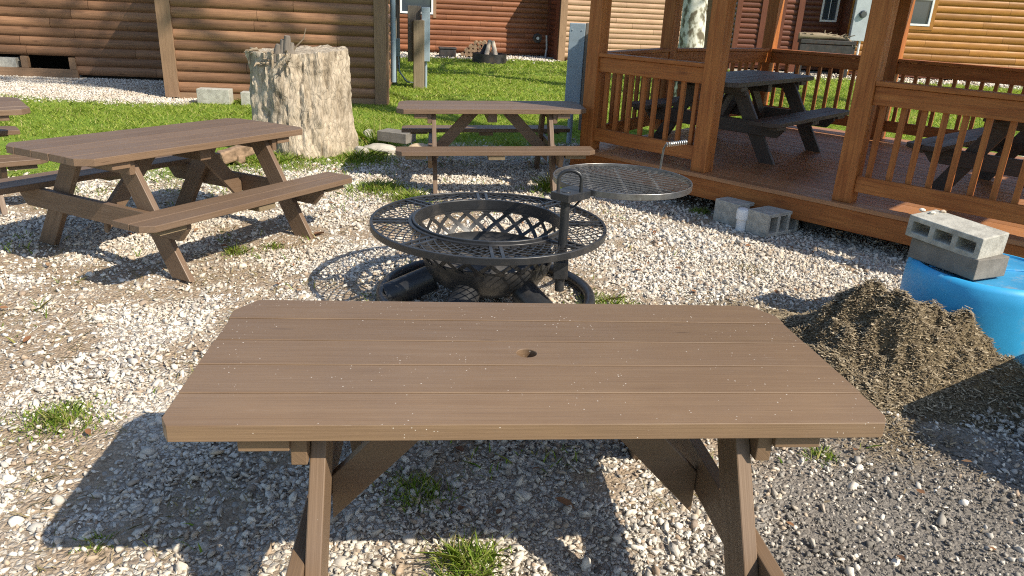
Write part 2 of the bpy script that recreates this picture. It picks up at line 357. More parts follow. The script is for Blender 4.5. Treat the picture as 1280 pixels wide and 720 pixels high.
grav = N.mix(N.ramp(ve.outputs[0], (.02, 0.), (.12, 1.)), soil, st)
tan = N.ramp(N.noise(ob, 38, 6, .75), (.28, (.16, .115, .075)), (.5, (.36, .275, .19)), (.72, (.52, .42, .31)))
few = N.math('GREATER_THAN', vsep.outputs[1], .8); grav = N.mix(N.math('MULTIPLY', vcn.outputs[1], N.math('SUBTRACT', 1., N.math('MULTIPLY', few, .8))), grav, tan)
dirt = N.ramp(N.noise(ob, 55, 7, .72), (.25, (.085, .076, .066)), (.5, (.20, .18, .155)), (.75, (.32, .29, .25)))
gr = N.ramp(N.noise(ob, 14, 6, .7), (.3, (.11, .17, .025)), (.6, (.2, .3, .035)), (.85, (.3, .32, .09)))
mul = N.ramp(N.noise(ob, 60, 6, .7), (.3, (.07, .05, .03)), (.7, (.27, .2, .11)))
c = N.mix(sep.outputs[1], grav, dirt); c = N.mix(sep.outputs[2], c, mul); c = N.mix(sep.outputs[0], c, gr)
N.base(c); N.bump(N.math('ADD', N.math('MULTIPLY', ve.outputs[0], 2.), N.noise(ob, 90, 4)), .8, .012); M['ground'] = N.rough(.92, .15)
gnd = np_mesh('ground', V, Fq, 'ground', 4)
ca = gnd.data.color_attributes.new('zone', 'FLOAT_COLOR', 'POINT'); ca.data.foreach_set('color', MK.ravel())
gnd.data.polygons.foreach_set('use_smooth', [True]*len(gnd.data.polygons)); tag(gnd, kind='structure')

# ------------------------------------------------------------------ blocks
def block_mesh(L, Wd, Hh, web=.032, holes=True):
    """concrete block with three square cores running along its local y"""
    b = MB(); cw = (L-4*web)/3; xs_ = [0]
    for i in range(3): xs_ += [xs_[-1]+web, xs_[-1]+web+cw]
    xs_ += [L]; zs = [0, web, Hh-web, Hh]
    solid = lambda i, k: 0 <= i < 7 and 0 <= k < 3 and not (holes and i % 2 == 1 and k == 1)
    X = lambda i: xs_[i]-L/2
    for i in range(7):
        for k in range(3):
            if not solid(i, k): continue
            x0, x1, z0, z1 = X(i), X(i+1), zs[k], zs[k+1]
            for yy in (-Wd/2, Wd/2): b._add([(x0, yy, z0), (x1, yy, z0), (x1, yy, z1), (x0, yy, z1)], [(0, 1, 2, 3)], [[(0, 0)]*4])
            for (di, dk, q) in ((-1, 0, ((x0, z0), (x0, z1))), (1, 0, ((x1, z0), (x1, z1))), (0, -1, ((x0, z0), (x1, z0))), (0, 1, ((x0, z1), (x1, z1)))):
                if not solid(i+di, k+dk): b._add([(q[0][0], -Wd/2, q[0][1]), (q[1][0], -Wd/2, q[1][1]), (q[1][0], Wd/2, q[1][1]), (q[0][0], Wd/2, q[0][1])], [(0, 1, 2, 3)], [[(0, 0)]*4])
    return b
def block(label, loc, rz, dims=(.4, .2, .2), mat='concrete', holes=True, tilt=(0, 0), group='concrete blocks'):
    b = block_mesh(*dims, holes=holes); o = b.build('concrete_block', mat)
    bm = bmesh.new(); bm.from_mesh(o.data); bmesh.ops.remove_doubles(bm, verts=bm.verts[:], dist=.0005); bmesh.ops.recalc_face_normals(bm, faces=bm.faces[:]); bm.to_mesh(o.data); bm.free()
    bv = o.modifiers.new('edge', 'BEVEL'); bv.width = .006; bv.segments = 2; bv.limit_method = 'ANGLE'
    o.location = loc; o.rotation_euler = (*tilt, rz); tag(o, label, 'concrete block', group); return o
# ------------------------------------------------------------------ cabins
def logwall(u0, u1, z0, z1, course, mat, name, parent, y=0., bulge=.035, holes=(), tf=None, piece=2.6):
    """half-round log siding in the plane y, bulging towards -y; tf maps local (u,depth,z) to the cabin's own coordinates"""
    b = MB(); tf = tf or (lambda u, d, z: (u, y-d, z)); nz = max(1, round((z1-z0)/course)); ch = (z1-z0)/nz
    for k in range(nz):
        za, zb = z0+k*ch, z0+(k+1)*ch; segs = [(u0, u1)]
        for (a, c, lo, hi) in holes:
            if za < hi-.02 and zb > lo+.02:
                ns = []
                for s0, s1 in segs:
                    if c <= s0 or a >= s1: ns.append((s0, s1))
                    else:
                        if a > s0: ns.append((s0, a))
                        if c < s1: ns.append((c, s1))
                segs = ns
        for s0, s1 in segs:
            cuts = [s0]; x = s0 + random.uniform(.4, 1.)*piece
            while x < s1-.5: cuts.append(x); x += piece*random.uniform(.7, 1.2)
            cuts.append(s1)
            for a, c in zip(cuts[:-1], cuts[1:]):
                a2, c2 = a+.003, c-.003; vs = []; n = 7; o = random.random()*30
                for i in range(n+1):
                    t = i/n; ang = math.pi*(.08+.84*t)
                    d = bulge*math.sin(ang)**.75; z = za + ch*(.02+.96*t)
                    if i == 0: d = 0; z = za
                    if i == n: d = 0; z = zb-.0015
                    vs += [tf(a2, d, z), tf(c2, d, z)]
                fs = [(2*i, 2*i+1, 2*i+3, 2*i+2) for i in range(n)]
                uvs = [[(a+o, i/n*.2+o), (c+o, i/n*.2+o), (c+o, (i+1)/n*.2+o), (a+o, (i+1)/n*.2+o)] for i in range(n)]
                b._add(vs, fs, uvs)
    ob_ = b.build(name, mat, parent); ob_.data.polygons.foreach_set('use_smooth', [True]*len(ob_.data.polygons)); ob_.data.set_sharp_from_angle(angle=rad(50))
    return ob_
def window(parent, u0, u1, z0, z1, y=0., bars=False, tf=None):
    fr = MB(); t = .06
    fr.box(u0, u1, y-.06, y+.01, z0, z0+t); fr.box(u0, u1, y-.06, y+.01, z1-t, z1)
    fr.box(u0, u0+t, y-.058, y+.01, z0+t, z1-t); fr.box(u1-t, u1, y-.058, y+.01, z0+t, z1-t)
    zm = (z0+z1)/2; fr.box(u0+t, u1-t, y-.045, y+.01, zm-.025, zm+.025)
    if bars:
        um = (u0+u1)/2; fr.box(um-.01, um+.01, y-.036, y-.012, z0+t, zm-.025); fr.box(um-.01, um+.01, y-.036, y-.012, zm+.025, z1-t)
    w_ = bpy.data.objects.new('window', None); COL.objects.link(w_); w_.parent = parent
    fr.build('frame', 'white', w_, .004); p = MB(); p.box(u0+t-.003, u1-t+.003, y-.012, y+.004, z0+t-.003, z1-t+.003); p.build('pane', 'glass', w_)
    return w_
def roofs(parent, pieces, mat='greywood'):
    b = MB()
    for (x0, x1, y0, y1, za, zb) in pieces:     # mono-pitch slab rising from y0 (za) to y1 (zb)
        b.prism([(y0, za), (y1, zb), (y1, zb+.12), (y0, za+.12)], x0, x1, lambda a, c, d: (d, a, c))
    return b.build('roof', mat, parent)

# cabin with the bump-out behind the stump
A = thing('log_cabin', 'brown log sided cabin with open crawl space gap, behind the tree stump', 'cabin', (-5.69, 12.5, 0), rad(6.5))
WA = 3.42; DA = 2.3
logwall(.1, WA-.1, .1, 2.4, .166, 'logA', 'front_wall', A, 0)
logwall(-DA+.0, -.02, .1, 2.4, .166, 'logA', 'side_wall', A, tf=lambda u, d, z: (WA-.02+d, -u, z))
logwall(-DA, -.02, .1, 2.4, .166, 'logA', 'side_wall', A, tf=lambda u, d, z: (.02-d, -u, z))
logwall(-7.5, -.0, .06, 2.72, .166, 'logA', 'recessed_wall', A, DA, holes=((-7.6, -2.45, .0, .37),))
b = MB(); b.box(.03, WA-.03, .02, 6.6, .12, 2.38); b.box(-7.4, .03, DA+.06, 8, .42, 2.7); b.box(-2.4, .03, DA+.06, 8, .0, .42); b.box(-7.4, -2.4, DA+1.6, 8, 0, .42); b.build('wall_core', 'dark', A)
b = MB(); b.box(-.12, .1, -.06, .02, .02, 2.4); b.box(-.1, .02, .022, .2, .03, 2.4); b.box(WA-.16, WA+.03, -.062, .02, .0, 2.4); b.box(WA-.05, WA+.06, .022, .2, .0, 2.4); b.each('corner_trim', 'trimA', A, .005)
b = MB(); b.box(-7.4, -2.42, DA-.07, DA-.02, .0, .16)
for x in (-2.5, -3.35, -3.98, -5.1): b.box(x-.06, x+.06, DA-.05, DA+.05, .162, .37)
b.each('skirt_board', 'trimA', A, .004)
block('pale block set in the crawl space opening under the brown cabin', (-5.69-3.66*.9936-DA*.113-.02, 12.5-3.66*.113+DA*.9936+.05, .16), rad(6.5), (.36, .2, .17), holes=False)
b = MB(); b.box(.1, WA-.16, -.03, .03, -.02, .098); b.build('sill_board', 'trimA', A)
roofs(A, ((-.05, WA+.05, -.05, DA+.6, 2.42, 3.1), (-8, WA+.3, DA-.3, 5.5, 2.85, 4.6)))
b = MB(); b.tube([(WA+.13, .3, .35), (WA+.13, .3, 2.4)], .045); b.build('downspout', 'galv', A, smooth=True)

# far cabin with the pale bump-out
rB = rad(14)
Bc = thing('log_cabin', 'red brown log cabin with pale sunlit bump-out, far across the lawn', 'cabin', (.78, 26.4, 0), rB)
logwall(-7.5, -.0, .1, 2.95, .158, 'logB', 'wall', Bc, 0, holes=((-4.9, -3.85, 1.2, 2.95),))
window(Bc, -4.9, -3.85, 1.2, 2.6)
b = MB(); b.box(-5.0, -4.905, -.05, .0, 1.1, 2.9); b.box(-3.845, -3.75, -.05, .0, 1.1, 2.9); b.each('window_trim', 'trimA', Bc)
WC = 5.15
logwall(.18, WC-.18, .1, 2.62, .158, 'logC', 'bump_out_wall', Bc, -1.45)
logwall(-1.43, 0, .1, 2.62, .158, 'logShade', 'side_wall', Bc, tf=lambda u, d, z: (.0-d, u, z))  # side turned from the sun, its shade is in the siding colour
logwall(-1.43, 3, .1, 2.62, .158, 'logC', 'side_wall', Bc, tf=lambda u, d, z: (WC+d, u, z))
b = MB(); b.box(-.04, .18, -1.5, -1.42, .0, 2.62); b.box(WC-.2, WC+.04, -1.5, -1.42, 0, 2.62); b.each('corner_trim', 'trimA', Bc)
b = MB(); b.box(-.06, .02, -1.418, -1.05, 0., 2.62); b.box(-.06, .02, -.25, -.04, 0., 2.62); b.each('side_trim', 'logShade', Bc)
b = MB(); b.box(-7.4, .0, .05, 6, .05, 2.9); b.box(.02, WC-.02, -1.42, 5, .05, 2.6); b.build('wall_core', 'logB', Bc)
roofs(Bc, ((-.08, WC+.08, -1.5, .6, 2.64, 3.2), (-8, WC+.4, -.3, 4, 3.02, 4.6)))
# honey cabin in the far distance
Dc = thing('log_cabin', 'bright honey coloured log cabin farthest off, behind the pale tree trunk', 'cabin', (6.6, 41, 0), rad(4))
logwall(0, 12, .1, 3.6, .17, 'logD', 'wall', Dc, 0); b = MB(); b.box(.02, 11.98, .03, 6, .05, 3.55); b.build('wall_core', 'dark', Dc)
b = MB(); b.box(-.05, .2, -.05, .02, 0, 3.6); b.box(11.8, 12.05, -.05, .02, 0, 3.6); b.each('corner_trim', 'trimA', Dc); roofs(Dc, ((-.3, 12.3, -.3, 5, 3.62, 5.2),))
# golden cabin with porch side, its shade put into a darker siding colour
Ec = thing('log_cabin', 'golden log cabin with red brown entrance side darkened as shade and white windows, behind the pavilion', 'cabin', (10.1, 24.6, 0), rad(-1.5))
logwall(.0, 14, .15, 4.4, .205, 'logF', 'wall', Ec, 0, holes=((1.5, 2.27, 1.55, 3.6),))
b = MB(); b.box(-.14, .12, -.06, .02, 0, 4.4); b.each('corner_trim', 'logF', Ec)
window(Ec, 1.5, 2.27, 1.57, 3.1)
b = MB(); b.box(1.38, 1.495, -.05, .0, 1.46, 3.7); b.box(2.275, 2.39, -.05, .0, 1.46, 3.7); b.box(1.497, 2.273, -.05, 0, 1.46, 1.56); b.each('window_trim', 'logF', Ec)
logwall(-1.35, -.05, .15, 4.4, .155, 'logShade', 'recessed_wall', Ec, 1.2, holes=((-.66, -.12, 1.55, 3.4),))
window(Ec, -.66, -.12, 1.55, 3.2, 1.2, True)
logwall(-3.4, -1.5, .15, 4.2, .155, 'logShade', 'porch_wall', Ec, .6, holes=((-2.6, -2.05, .15, 2.6),))
logwall(-1.3, -.6, .15, 4.2, .155, 'logShade', 'side_wall', Ec, tf=lambda u, d, z: (-1.42+d, -u, z))
logwall(-6, -.63, .15, 4.2, .155, 'logShade', 'side_wall', Ec, tf=lambda u, d, z: (-3.4-d, -u, z))
b = MB(); b.box(-1.58, -1.4, .5, .58, 0, 4.2); b.box(-3.48, -3.32, .5, .58, 0, 4.2); b.box(-2.7, -2.605, .53, .6, .15, 2.7); b.box(-2.045, -1.95, .53, .6, .15, 2.7); b.each('porch_trim', 'logShade', Ec)
b = MB(); b.box(-2.6, -2.05, .57, .62, .15, 2.6); d_ = b.build('door', 'logShade', Ec)
b = MB(); b.bar((-2.55, .56, .4), (-2.12, .56, 1.1), .02, .09, (0, 1, 0)); b.build('brace', 'logShade', d_); b = MB(); b.tube([(-2.16, .55, 1.2), (-2.08, .55, 1.2)], .025, 8); b.build('handle', 'iron', d_)
b = MB(); b.box(.02, 13.9, .03, 6, .05, 4.35); b.box(-3.38, -1.45, .63, 6, .05, 4.15); b.box(-1.44, .018, 1.25, 6, .05, 4.3); b.build('wall_core', 'logShade', Ec)
roofs(Ec, ((-3.9, 14.3, -.35, 5, 4.42, 6.),))

# ------------------------------------------------------------------ trees
def leaf_cloud(clumps, n, size, seed):
    r = np.random.default_rng(seed); P = []
    for (cx_, cy_, cz_, rr) in clumps:
        k = int(n*rr**2); d = r.normal(size=(k, 3)); d /= np.linalg.norm(d, axis=1)[:, None]
        P.append(np.array([cx_, cy_, cz_]) + d*(rr*r.uniform(.35, 1., (k, 1))**.6)*np.array([1, 1, .8]))
    P = np.concatenate(P); k = len(P); a = r.normal(size=(k, 3)); a /= np.linalg.norm(a, axis=1)[:, None]
    t = np.cross(a, r.normal(size=(k, 3))); t /= np.linalg.norm(t, axis=1)[:, None]; s_ = size*r.uniform(.6, 1.3, (k, 1))
    V = np.stack([P-a*s_, P+t*s_*.6, P+a*s_, P-t*s_*.6], 1).reshape(-1, 3)
    return V, np.arange(4*k).reshape(-1, 4)
def tree(label, base, h, tr, clumps, mat, seed, leaf=.12, dens=160):
    T = thing('broadleaf_tree', label, 'tree', (*base, 0)); r = random.Random(seed)
    b = MB(); top = h*.8; pts = [(math.sin(i*.9+seed)*.06*i*.3, math.cos(i*1.3+seed)*.05*i*.3, top*i/8-.1) for i in range(9)]
    b.tube(pts, [tr*(1.25 if i == 0 else 1-.09*i) for i in range(9)], 18)
    for (x, y, z, rr) in clumps:
        k = min(8, max(4, int(z/top*8*.75))); p0 = Vector(pts[k]); p1 = Vector((x, y, z)); md = (p0+p1)/2 + Vector((0, 0, .3))
        b.tube([p0, md, p1], [tr*.35, tr*.22, .03], 7)
    b.build('trunk', mat, T, smooth=True)
    V, Fc = leaf_cloud(clumps, dens, leaf, seed); c = np_mesh('crown', V, Fc, 'leaves', 4); c.parent = T
    return T
r = random.Random(4)
tree('pale mottled sycamore trunk standing behind the pavilion', (3.4, 16.1), 12, .28,
     [(r.uniform(-3.2, 3.2), r.uniform(-2.6, 2.8), r.uniform(5.5, 11), r.uniform(.6, 1.3)) for _ in range(16)], 'syc', 2)
tree('tall leafy tree beside the golden cabin, right of the pavilion', (8.6, 5.2), 20, .3,
     [c_ for c_ in [(r.uniform(-4.2, 2.5), r.uniform(-3, 3), r.uniform(12.5, 20), r.uniform(.6, 1.25)) for _ in range(34)] if 5.2+c_[1]+.605*c_[2] > 13.6 or 8.6+c_[0]-.931*c_[2] > -1.5], 'syc', 3, .15, 110)
tree('slender leafy tree on the lawn beyond the pavilion corner', (12.8, 13.5), 15, .24,
     [(r.uniform(-3, 3), r.uniform(-3, 3), r.uniform(6.5, 14), r.uniform(.6, 1.2)) for _ in range(16)], 'syc', 5, .14, 90)

# ------------------------------------------------------------------ stump
S = thing('tree_stump', 'large weathered grey tree stump with torn roots at its top left', 'stump', (-2.52, 8.78, 0), 0)
b = MB(); nA, nZ = 150, 70; H = 1.14; vs = []
for k in range(nZ+1):
    z = H*k/nZ
    for j in range(nA):
        a = 2*math.pi*j/nA; f = math.exp(-z/.22)
        R_ = .49 + .03*(1-z/H) + .06*f*(.7+.5*math.sin(a*5+1)) + .03*math.sin(a*2+.5) + .015*math.sin(a*7+z)
        p = Vector((math.cos(a)*3.2, math.sin(a)*3.2, z*1.6))
        R_ += noise.fractal(p*1.8, 1., 2., 5)*.026 - .018*max(0, noise.noise(Vector((math.cos(a)*5.3, math.sin(a)*5.3, z*.8+4)))) + abs(noise.noise(Vector((math.cos(a)*7, math.sin(a)*7, z*1.3))))*-.03
        R_ += noise.noise(Vector((math.cos(a)*14, math.sin(a)*14, z*6)))*.026 + noise.noise(Vector((math.cos(a)*30, math.sin(a)*30, z*14)))*.014
        zz = z if k < nZ else H + noise.noise(p*2)*.03 + noise.noise(p*7)*.016 + .03*math.cos(a-.4)
        vs.append((R_*math.cos(a)*1.04, R_*math.sin(a), zz-.02))
base_n = len(vs)
for q in (.8, .5, .2):
    for j in range(nA):
        a = 2*math.pi*j/nA; x, y = q*.5*math.cos(a), q*.5*math.sin(a)
        vs.append((x, y, H-.02+noise.noise((x*9, y*9, 3))*.02+.03*math.cos(a-.4)*q))
vs.append((0, 0, H-.02)); fs = []
for k in range(nZ+3):
    for j in range(nA): j2 = (j+1) % nA; fs.append((k*nA+j, k*nA+j2, (k+1)*nA+j2, (k+1)*nA+j))
for j in range(nA): fs.append(((nZ+3)*nA+j, (nZ+3)*nA+(j+1) % nA, len(vs)-1))
b._add(vs, fs, [[(0, 0)]*len(f) for f in fs]); b.build('trunk', 'bark', S, smooth=True, angle=60)
b = MB(); r = random.Random(3)
for i in range(46):
    a = rad(r.uniform(190, 275)); q = r.uniform(.42, .52); p = Vector((math.cos(a)*q, math.sin(a)*q, r.uniform(.93, 1.13))); pts = [p]
    dr = Vector((math.cos(a)*.6+r.uniform(-.8, .8), math.sin(a)*.5+r.uniform(-.6, .6), r.uniform(-.7, .6)))
    for k in range(3): dr = (dr + Vector((r.uniform(-.5, .5), r.uniform(-.5, .5), r.uniform(-.5, .4)))).normalized(); pts.append(pts[-1]+dr*r.uniform(.02, .05))
    b.tube(pts, [r.uniform(.008, .02), .012, .008, .003], 6)
b.build('torn_roots', 'oldwood', S, smooth=True)
b = MB()
for (x, y, h, q) in ((-.06, -.4, 1.25, .04), (-.01, -.41, 1.29, .045), (-.11, -.42, 1.2, .035), (-.03, -.36, 1.2, .055), (.03, -.4, 1.22, .035)): b.tube([(x-.02, y, 1.02), (x, y, 1.15), (x+.01, y-.01, h)], [q*1.6, q*1.1, q*.7], 9)
b.build('broken_shoot', 'greywood', S, smooth=True)
b = MB(); b.tube([(.03, -.4, 1.12), (.1, -.41, 1.2), (.17, -.41, 1.27), (.2, -.41, 1.38)], [.012, .009, .007, .004], 6); b.build('twig', 'oldwood', S, smooth=True)

# ------------------------------------------------------------------ picnic tables
def chamfer(x0, x1, y0, y1, cx, cy, ends):
    """board outline with clipped corners; ends: set of corner codes"""
    P = []
    P += [(x0+cx, y0), ] if 'a' in ends else [(x0, y0)]
    P += [(x1-cx, y0), (x1, y0+cy)] if 'b' in ends else [(x1, y0)]
    P += [(x1, y1-cy), (x1-cx, y1)] if 'c' in ends else [(x1, y1)]
    P += [(x0+cx, y1), (x0, y1-cy)] if 'd' in ends else [(x0, y1)]
    if 'a' in ends: P += [(x0, y0+cy)]
    return P
def picnic_table(label, loc, rz, mat, W=1.83, D=.82, bo=.86, tilt=(0, 0), hole=False, raw=True, ch=((.07, .085), (.07, .085))):
    t = thing('picnic_table', label, 'picnic table', loc, rz, 'picnic tables', tilt); ZT = .76; TH = .045; h = W/2; n = 5; bw = D/n
    top = MB()
    for i in range(n):
        gp_ = .0032 if hole else .002; y0 = -D/2+i*bw+gp_; y1 = y0+bw-2*gp_; e = ('ab' if i == 0 else '') + ('cd' if i == n-1 else '')
        zo = random.uniform(-.0015, .0015)
        if hole and i == n//2:
            hx, hy, q = .004, (y0+y1)/2, .03; k = 14; o = 5.3; vs = []
            for z in (ZT-TH, ZT):
                vs += [(hx-q*math.cos(math.pi*j/k), hy-q*math.sin(math.pi*j/k), z) for j in range(k+1)]            # lower half of the hole
                vs += [(hx+q*math.cos(math.pi*j/k), hy+q*math.sin(math.pi*j/k), z) for j in range(1, k)]          # upper half
                vs += [(-h, y0, z), (h, y0, z), (h, hy, z), (h, y1, z), (-h, y1, z), (-h, hy, z)]
            nn_ = 2*k; B_ = nn_+6; fs = []
            for lv in (0, B_):
                c_ = lv+nn_; fs.append((c_, c_+1, c_+2) + tuple(lv+j for j in range(k, -1, -1)) + (c_+5,))
                fs.append((c_+2, c_+3, c_+4, c_+5, lv) + tuple(lv+j for j in range(nn_-1, k-1, -1)))
            fs += [(j, (j+1) % nn_, B_+(j+1) % nn_, B_+j) for j in range(nn_)] + [(nn_+j, nn_+(j+1) % 6, B_+nn_+(j+1) % 6, B_+nn_+j) for j in range(6)]
            top._add(vs, fs, [[(vs[i_][0]+o, vs[i_][1]+vs[i_][2]+o) for i_ in f] for f in fs])
        else: top.prism(chamfer(-h+random.uniform(-.003, .003), h+random.uniform(-.003, .003), y0, y1, *ch[0 if i == 0 else 1], e), ZT-TH+zo, ZT+zo)
    tt_ = top.build('tabletop', mat, t, .0016 if hole else .003)
    tt_.data.materials.append(M['worn']); tt_.modifiers['edge'].material = 1 if hole else -1; tt_.modifiers['edge'].segments = 1 if hole else 2
    lx = .57; bt = .041
    for sy in (-1, 1):
        s_ = MB(); ys_ = sy*(bo-.285); w2 = .14
        for q in (0, 1):
            y0 = min(ys_+sy*q*(w2+.004), ys_+sy*(q*(w2+.004)+w2)); y1 = y0+w2
            e = 'abcd' if False else (('ab' if sy < 0 else 'cd') if q == 1 else '')
            s_.prism(chamfer(-h, h, y0, y1, .06, .06, e), .44-bt, .44)
        s_.build('bench', mat, t, .004)
        k = MB(); k.obox((0, ys_+sy*.16, .44-bt-.021), (.15, .22, .04))
        for sx in (-1, 1): k.obox((sx*.74, ys_+sy*.2, .44-bt-.019), (.19, .09, .036))
        k.each('bench_cleat', 'raw' if raw else mat, t)
    for sx in (-1, 1):
        for sy in (-1, 1):
            l = MB(); p0 = Vector((sx*lx, sy*.66, -.01)); p1 = Vector((sx*lx, sy*.22, ZT-TH-.003)); dr = (p1-p0).normalized(); hw = .07
            ny = Vector((0, dr.z, -dr.y)); q = hw/abs(ny.y)           # legs cut level top and bottom
            poly = [(p0.y-q, p0.z), (p0.y+q, p0.z), (p1.y+q, p1.z), (p1.y-q, p1.z)]
            o = random.random()*9; vs = [(sx*lx+e*bt/2, y, z) for e in (-1, 1) for y, z in poly]
            fs = [(0, 3, 2, 1), (4, 5, 6, 7)] + [(i, (i+1) % 4, 4+(i+1) % 4, 4+i) for i in range(4)]
            l._add(vs, fs, [[(vs[i][2]+o, vs[i][1]-(vs[i][2]*dr.y/dr.z)+vs[i][0]+o) for i in f] for f in fs])
            l.build('leg', mat, t, .004)
        cb = MB(); x0 = sx*(lx+bt/2+.001); x1 = x0+sx*bt; yb = bo-.06
        poly = [(-yb, .40), (-yb, .345), (-yb+.07, .265), (yb-.07, .265), (yb, .345), (yb, .40)]
        cb.prism(poly, min(x0, x1), max(x0, x1), lambda a, c, d: (d, a, c)); o = random.random()*9
        cb.uv = [[(p[1], p[0]) if False else p for p in f] for f in cb.uv]
        cb.build('cross_beam', mat, t, .004)
        cl = MB(); cl.box(min(x0, x1), max(x0, x1), -D/2+.045, D/2-.045, ZT-TH-.095, ZT-TH-.002)
        for sy in (-1, 1): a_, c_ = sorted((x0+sx*.04, x0+sx*.165)); cl.box(a_, c_, sy*(D/2-.075)-.045, sy*(D/2-.075)+.045, ZT-TH-.045, ZT-TH-.003)
        cl.build('top_cleat', mat, t, .003)
        br = MB(); xa, za, xb, zb = .16, ZT-TH-.002, lx+.019, .262; dxz = math.hypot(xb-xa, za-zb); qh = .055*dxz/(za-zb); qv = .055*dxz/(xb-xa)   # level cut above, plumb cut against the beam
        poly = [(sx*(xa-qh), za), (sx*(xa+qh), za), (sx*xb, zb+qv), (sx*xb, zb-qv)]
        br.prism(poly, -.019, .019, lambda a, c, d: (a, d, c)); br.build('brace', mat, t, .004)
    cc = MB(); cc.box(-.045, .045, -D/2+(.27 if hole else .09), -.022, ZT-TH-.09, ZT-TH-.002); cc.box(-.045, .045, .022, D/2-.09, ZT-TH-.09, ZT-TH-.002); cc.build('centre_cleat', mat, t, .003)
    return t
picnic_table('brown picnic table with umbrella hole in its top, in front of the fire pit', (.048, 2.036, 0.001), .108, 'paint', 1.87, .852, bo=.93, hole=True, ch=((.022, .04), (.06, .10)), tilt=(-.021, .005))
picnic_table('brown picnic table seen side-on, between fire pit and lawn', (-.282, 7.69, 0), .115, 'paint2', 1.85, .77, tilt=(-.02, -.03))
picnic_table('brown picnic table set at an angle, close in front of the tree stump', (-2.432, 5.21, .01), 1.126, 'paint2', 1.9, .8, tilt=(0, .025))
ang = rad(62)
picnic_table('brown picnic table cut by the picture edge, standing on lawn beyond the angled table', (-4.91, 5.82, 0), rad(40), 'paint2', 1.83, .8)
picnic_table('dark weathered picnic table standing open to view on the pavilion deck', (2.38, 8.33, .352), rad(47.6), 'paintdark', 1.9, .78, raw=False)
picnic_table('dark picnic table half hidden behind the pavilion railing', (4.5, 6.36, .352), rad(42), 'paintdark', 1.86, .8, raw=False)
picnic_table('brown picnic table outside the frame, its corner shadow on gravel beside the straw heap', (2.50+.915*.82+.41*.57, 2.54+.915*.57-.41*.82, 0), rad(35), 'paint2', 1.83, .82)

# ------------------------------------------------------------------ fire pit
FP = thing('fire_pit', 'black round steel fire pit with mesh rim shelf and diamond lattice bowl', 'fire pit', (-.16, 4.38, 0))
ZR = .5
def ring(b, r0, r1, z0, z1, n=96): b.lathe([(r0, z0), (r1, z0), (r1, z1), (r0, z1)], n, closed=True)
b = MB(); ring(b, .694, .712, ZR-.035, ZR+.006); b.build('outer_rim', 'black', FP, .003, True, 30)
b = MB(); nS = 54
for s_ in (-1, 1):
    for i in range(nS):
        pts = []
        for k in range(7):
            q = .485 + (.697-.485)*k/6; a = 2*math.pi*i/nS + s_*(k/6)*.44
            pts.append((q*math.cos(a), q*math.sin(a), ZR-.004+s_*.0012))
        for p0, p1 in zip(pts[:-1], pts[1:]): b.bar(p0, p1, .0068, .003)
b.build('mesh_shelf', 'black', FP)
b = MB()
for i in range(8):
    a0 = 2*math.pi*i/8 + .12
    for off in (-.028, .028):
        n_ = Vector((-math.sin(a0), math.cos(a0), 0))*off; d = Vector((math.cos(a0), math.sin(a0), 0))
        b.bar(d*.475+n_+Vector((0, 0, ZR-.006)), d*.695+n_+Vector((0, 0, ZR-.006)), .02, .016)
b.each('shelf_spoke', 'black', FP, .002)
b = MB(); ring(b, .462, .486, ZR-.02, ZR+.006); ring(b, .446, .4615, ZR-.05, ZR+.018); b.build('bowl_rim', 'black', FP, .003, True, 30)
def rz_(t): return .452-.05*t*t, ZR-.055-.155*t       # lattice band: t 0 top .. 1 bottom
b = MB(); n = 96
b.lathe([(.455, ZR-.03), (.452, ZR-.062), (.446, ZR-.062), (.449, ZR-.03)], n, closed=True)
prof = [(rz_(1)[0]+.004, rz_(1)[1]+.02), (rz_(1)[0], rz_(1)[1]-.01), (.385, .225), (.34, .155), (.26, .10), (.15, .07), (.02, .062)]
b.lathe(prof + [(r_-.004 if r_ > .03 else r_, z+.005) for r_, z in prof[::-1]], n, closed=True)
nL = 21
for s_ in (-1, 1):
    for i in range(nL):
        strip = []
        for k in range(6):
            t = k/5; q, z = rz_(t); a = 2*math.pi*i/nL + s_*(t-.5)*.40; q += .0015*s_
            strip.append((Vector((q*math.cos(a), q*math.sin(a), z)), a))
        o2 = []
        for p, a in strip:
            tn = Vector((-math.sin(a), math.cos(a), 0))*.0185; nr = Vector((math.cos(a), math.sin(a), 0))*.0012
            o2 += [p-tn-nr, p+tn-nr, p+tn+nr, p-tn+nr]
        fs = []
        for k in range(5):
            for e in range(4): fs.append((4*k+e, 4*k+(e+1) % 4, 4*k+4+(e+1) % 4, 4*k+4+e))
        b._add(o2, fs, [[(0, 0)]*4 for f in fs])
b.build('lattice_bowl', 'black', FP, 0, True, 35)
b = MB(); vs = [(0, 0, .21)]; 
for q in range(1, 9):
    for j in range(36):
        a = 2*math.pi*j/36; rr = .045*q; vs.append((rr*math.cos(a), rr*math.sin(a), .2 + noise.noise((rr*math.cos(a)*14, rr*math.sin(a)*14, 2))*.02 + (q/8)**2*.03))
fs = [(0, 1+j, 1+(j+1) % 36) for j in range(36)] + [(1+q*36+j, 1+q*36+(j+1) % 36, 1+(q+1)*36+(j+1) % 36, 1+(q+1)*36+j) for q in range(7) for j in range(36)]
b._add(vs, fs, [[(0, 0)]*len(f) for f in fs]); b.build('ash_bed', 'blackash', FP, 0, True)
for a0 in (-47, -108, -168, 80):
    a = rad(a0); l = MB(); d = Vector((math.cos(a), math.sin(a), 0)); l.tube([d*.33+Vector((0, 0, .15)), d*.61+Vector((0, 0, .03))], .082, 28)
    l.build('leg', 'black', FP, .003, True)
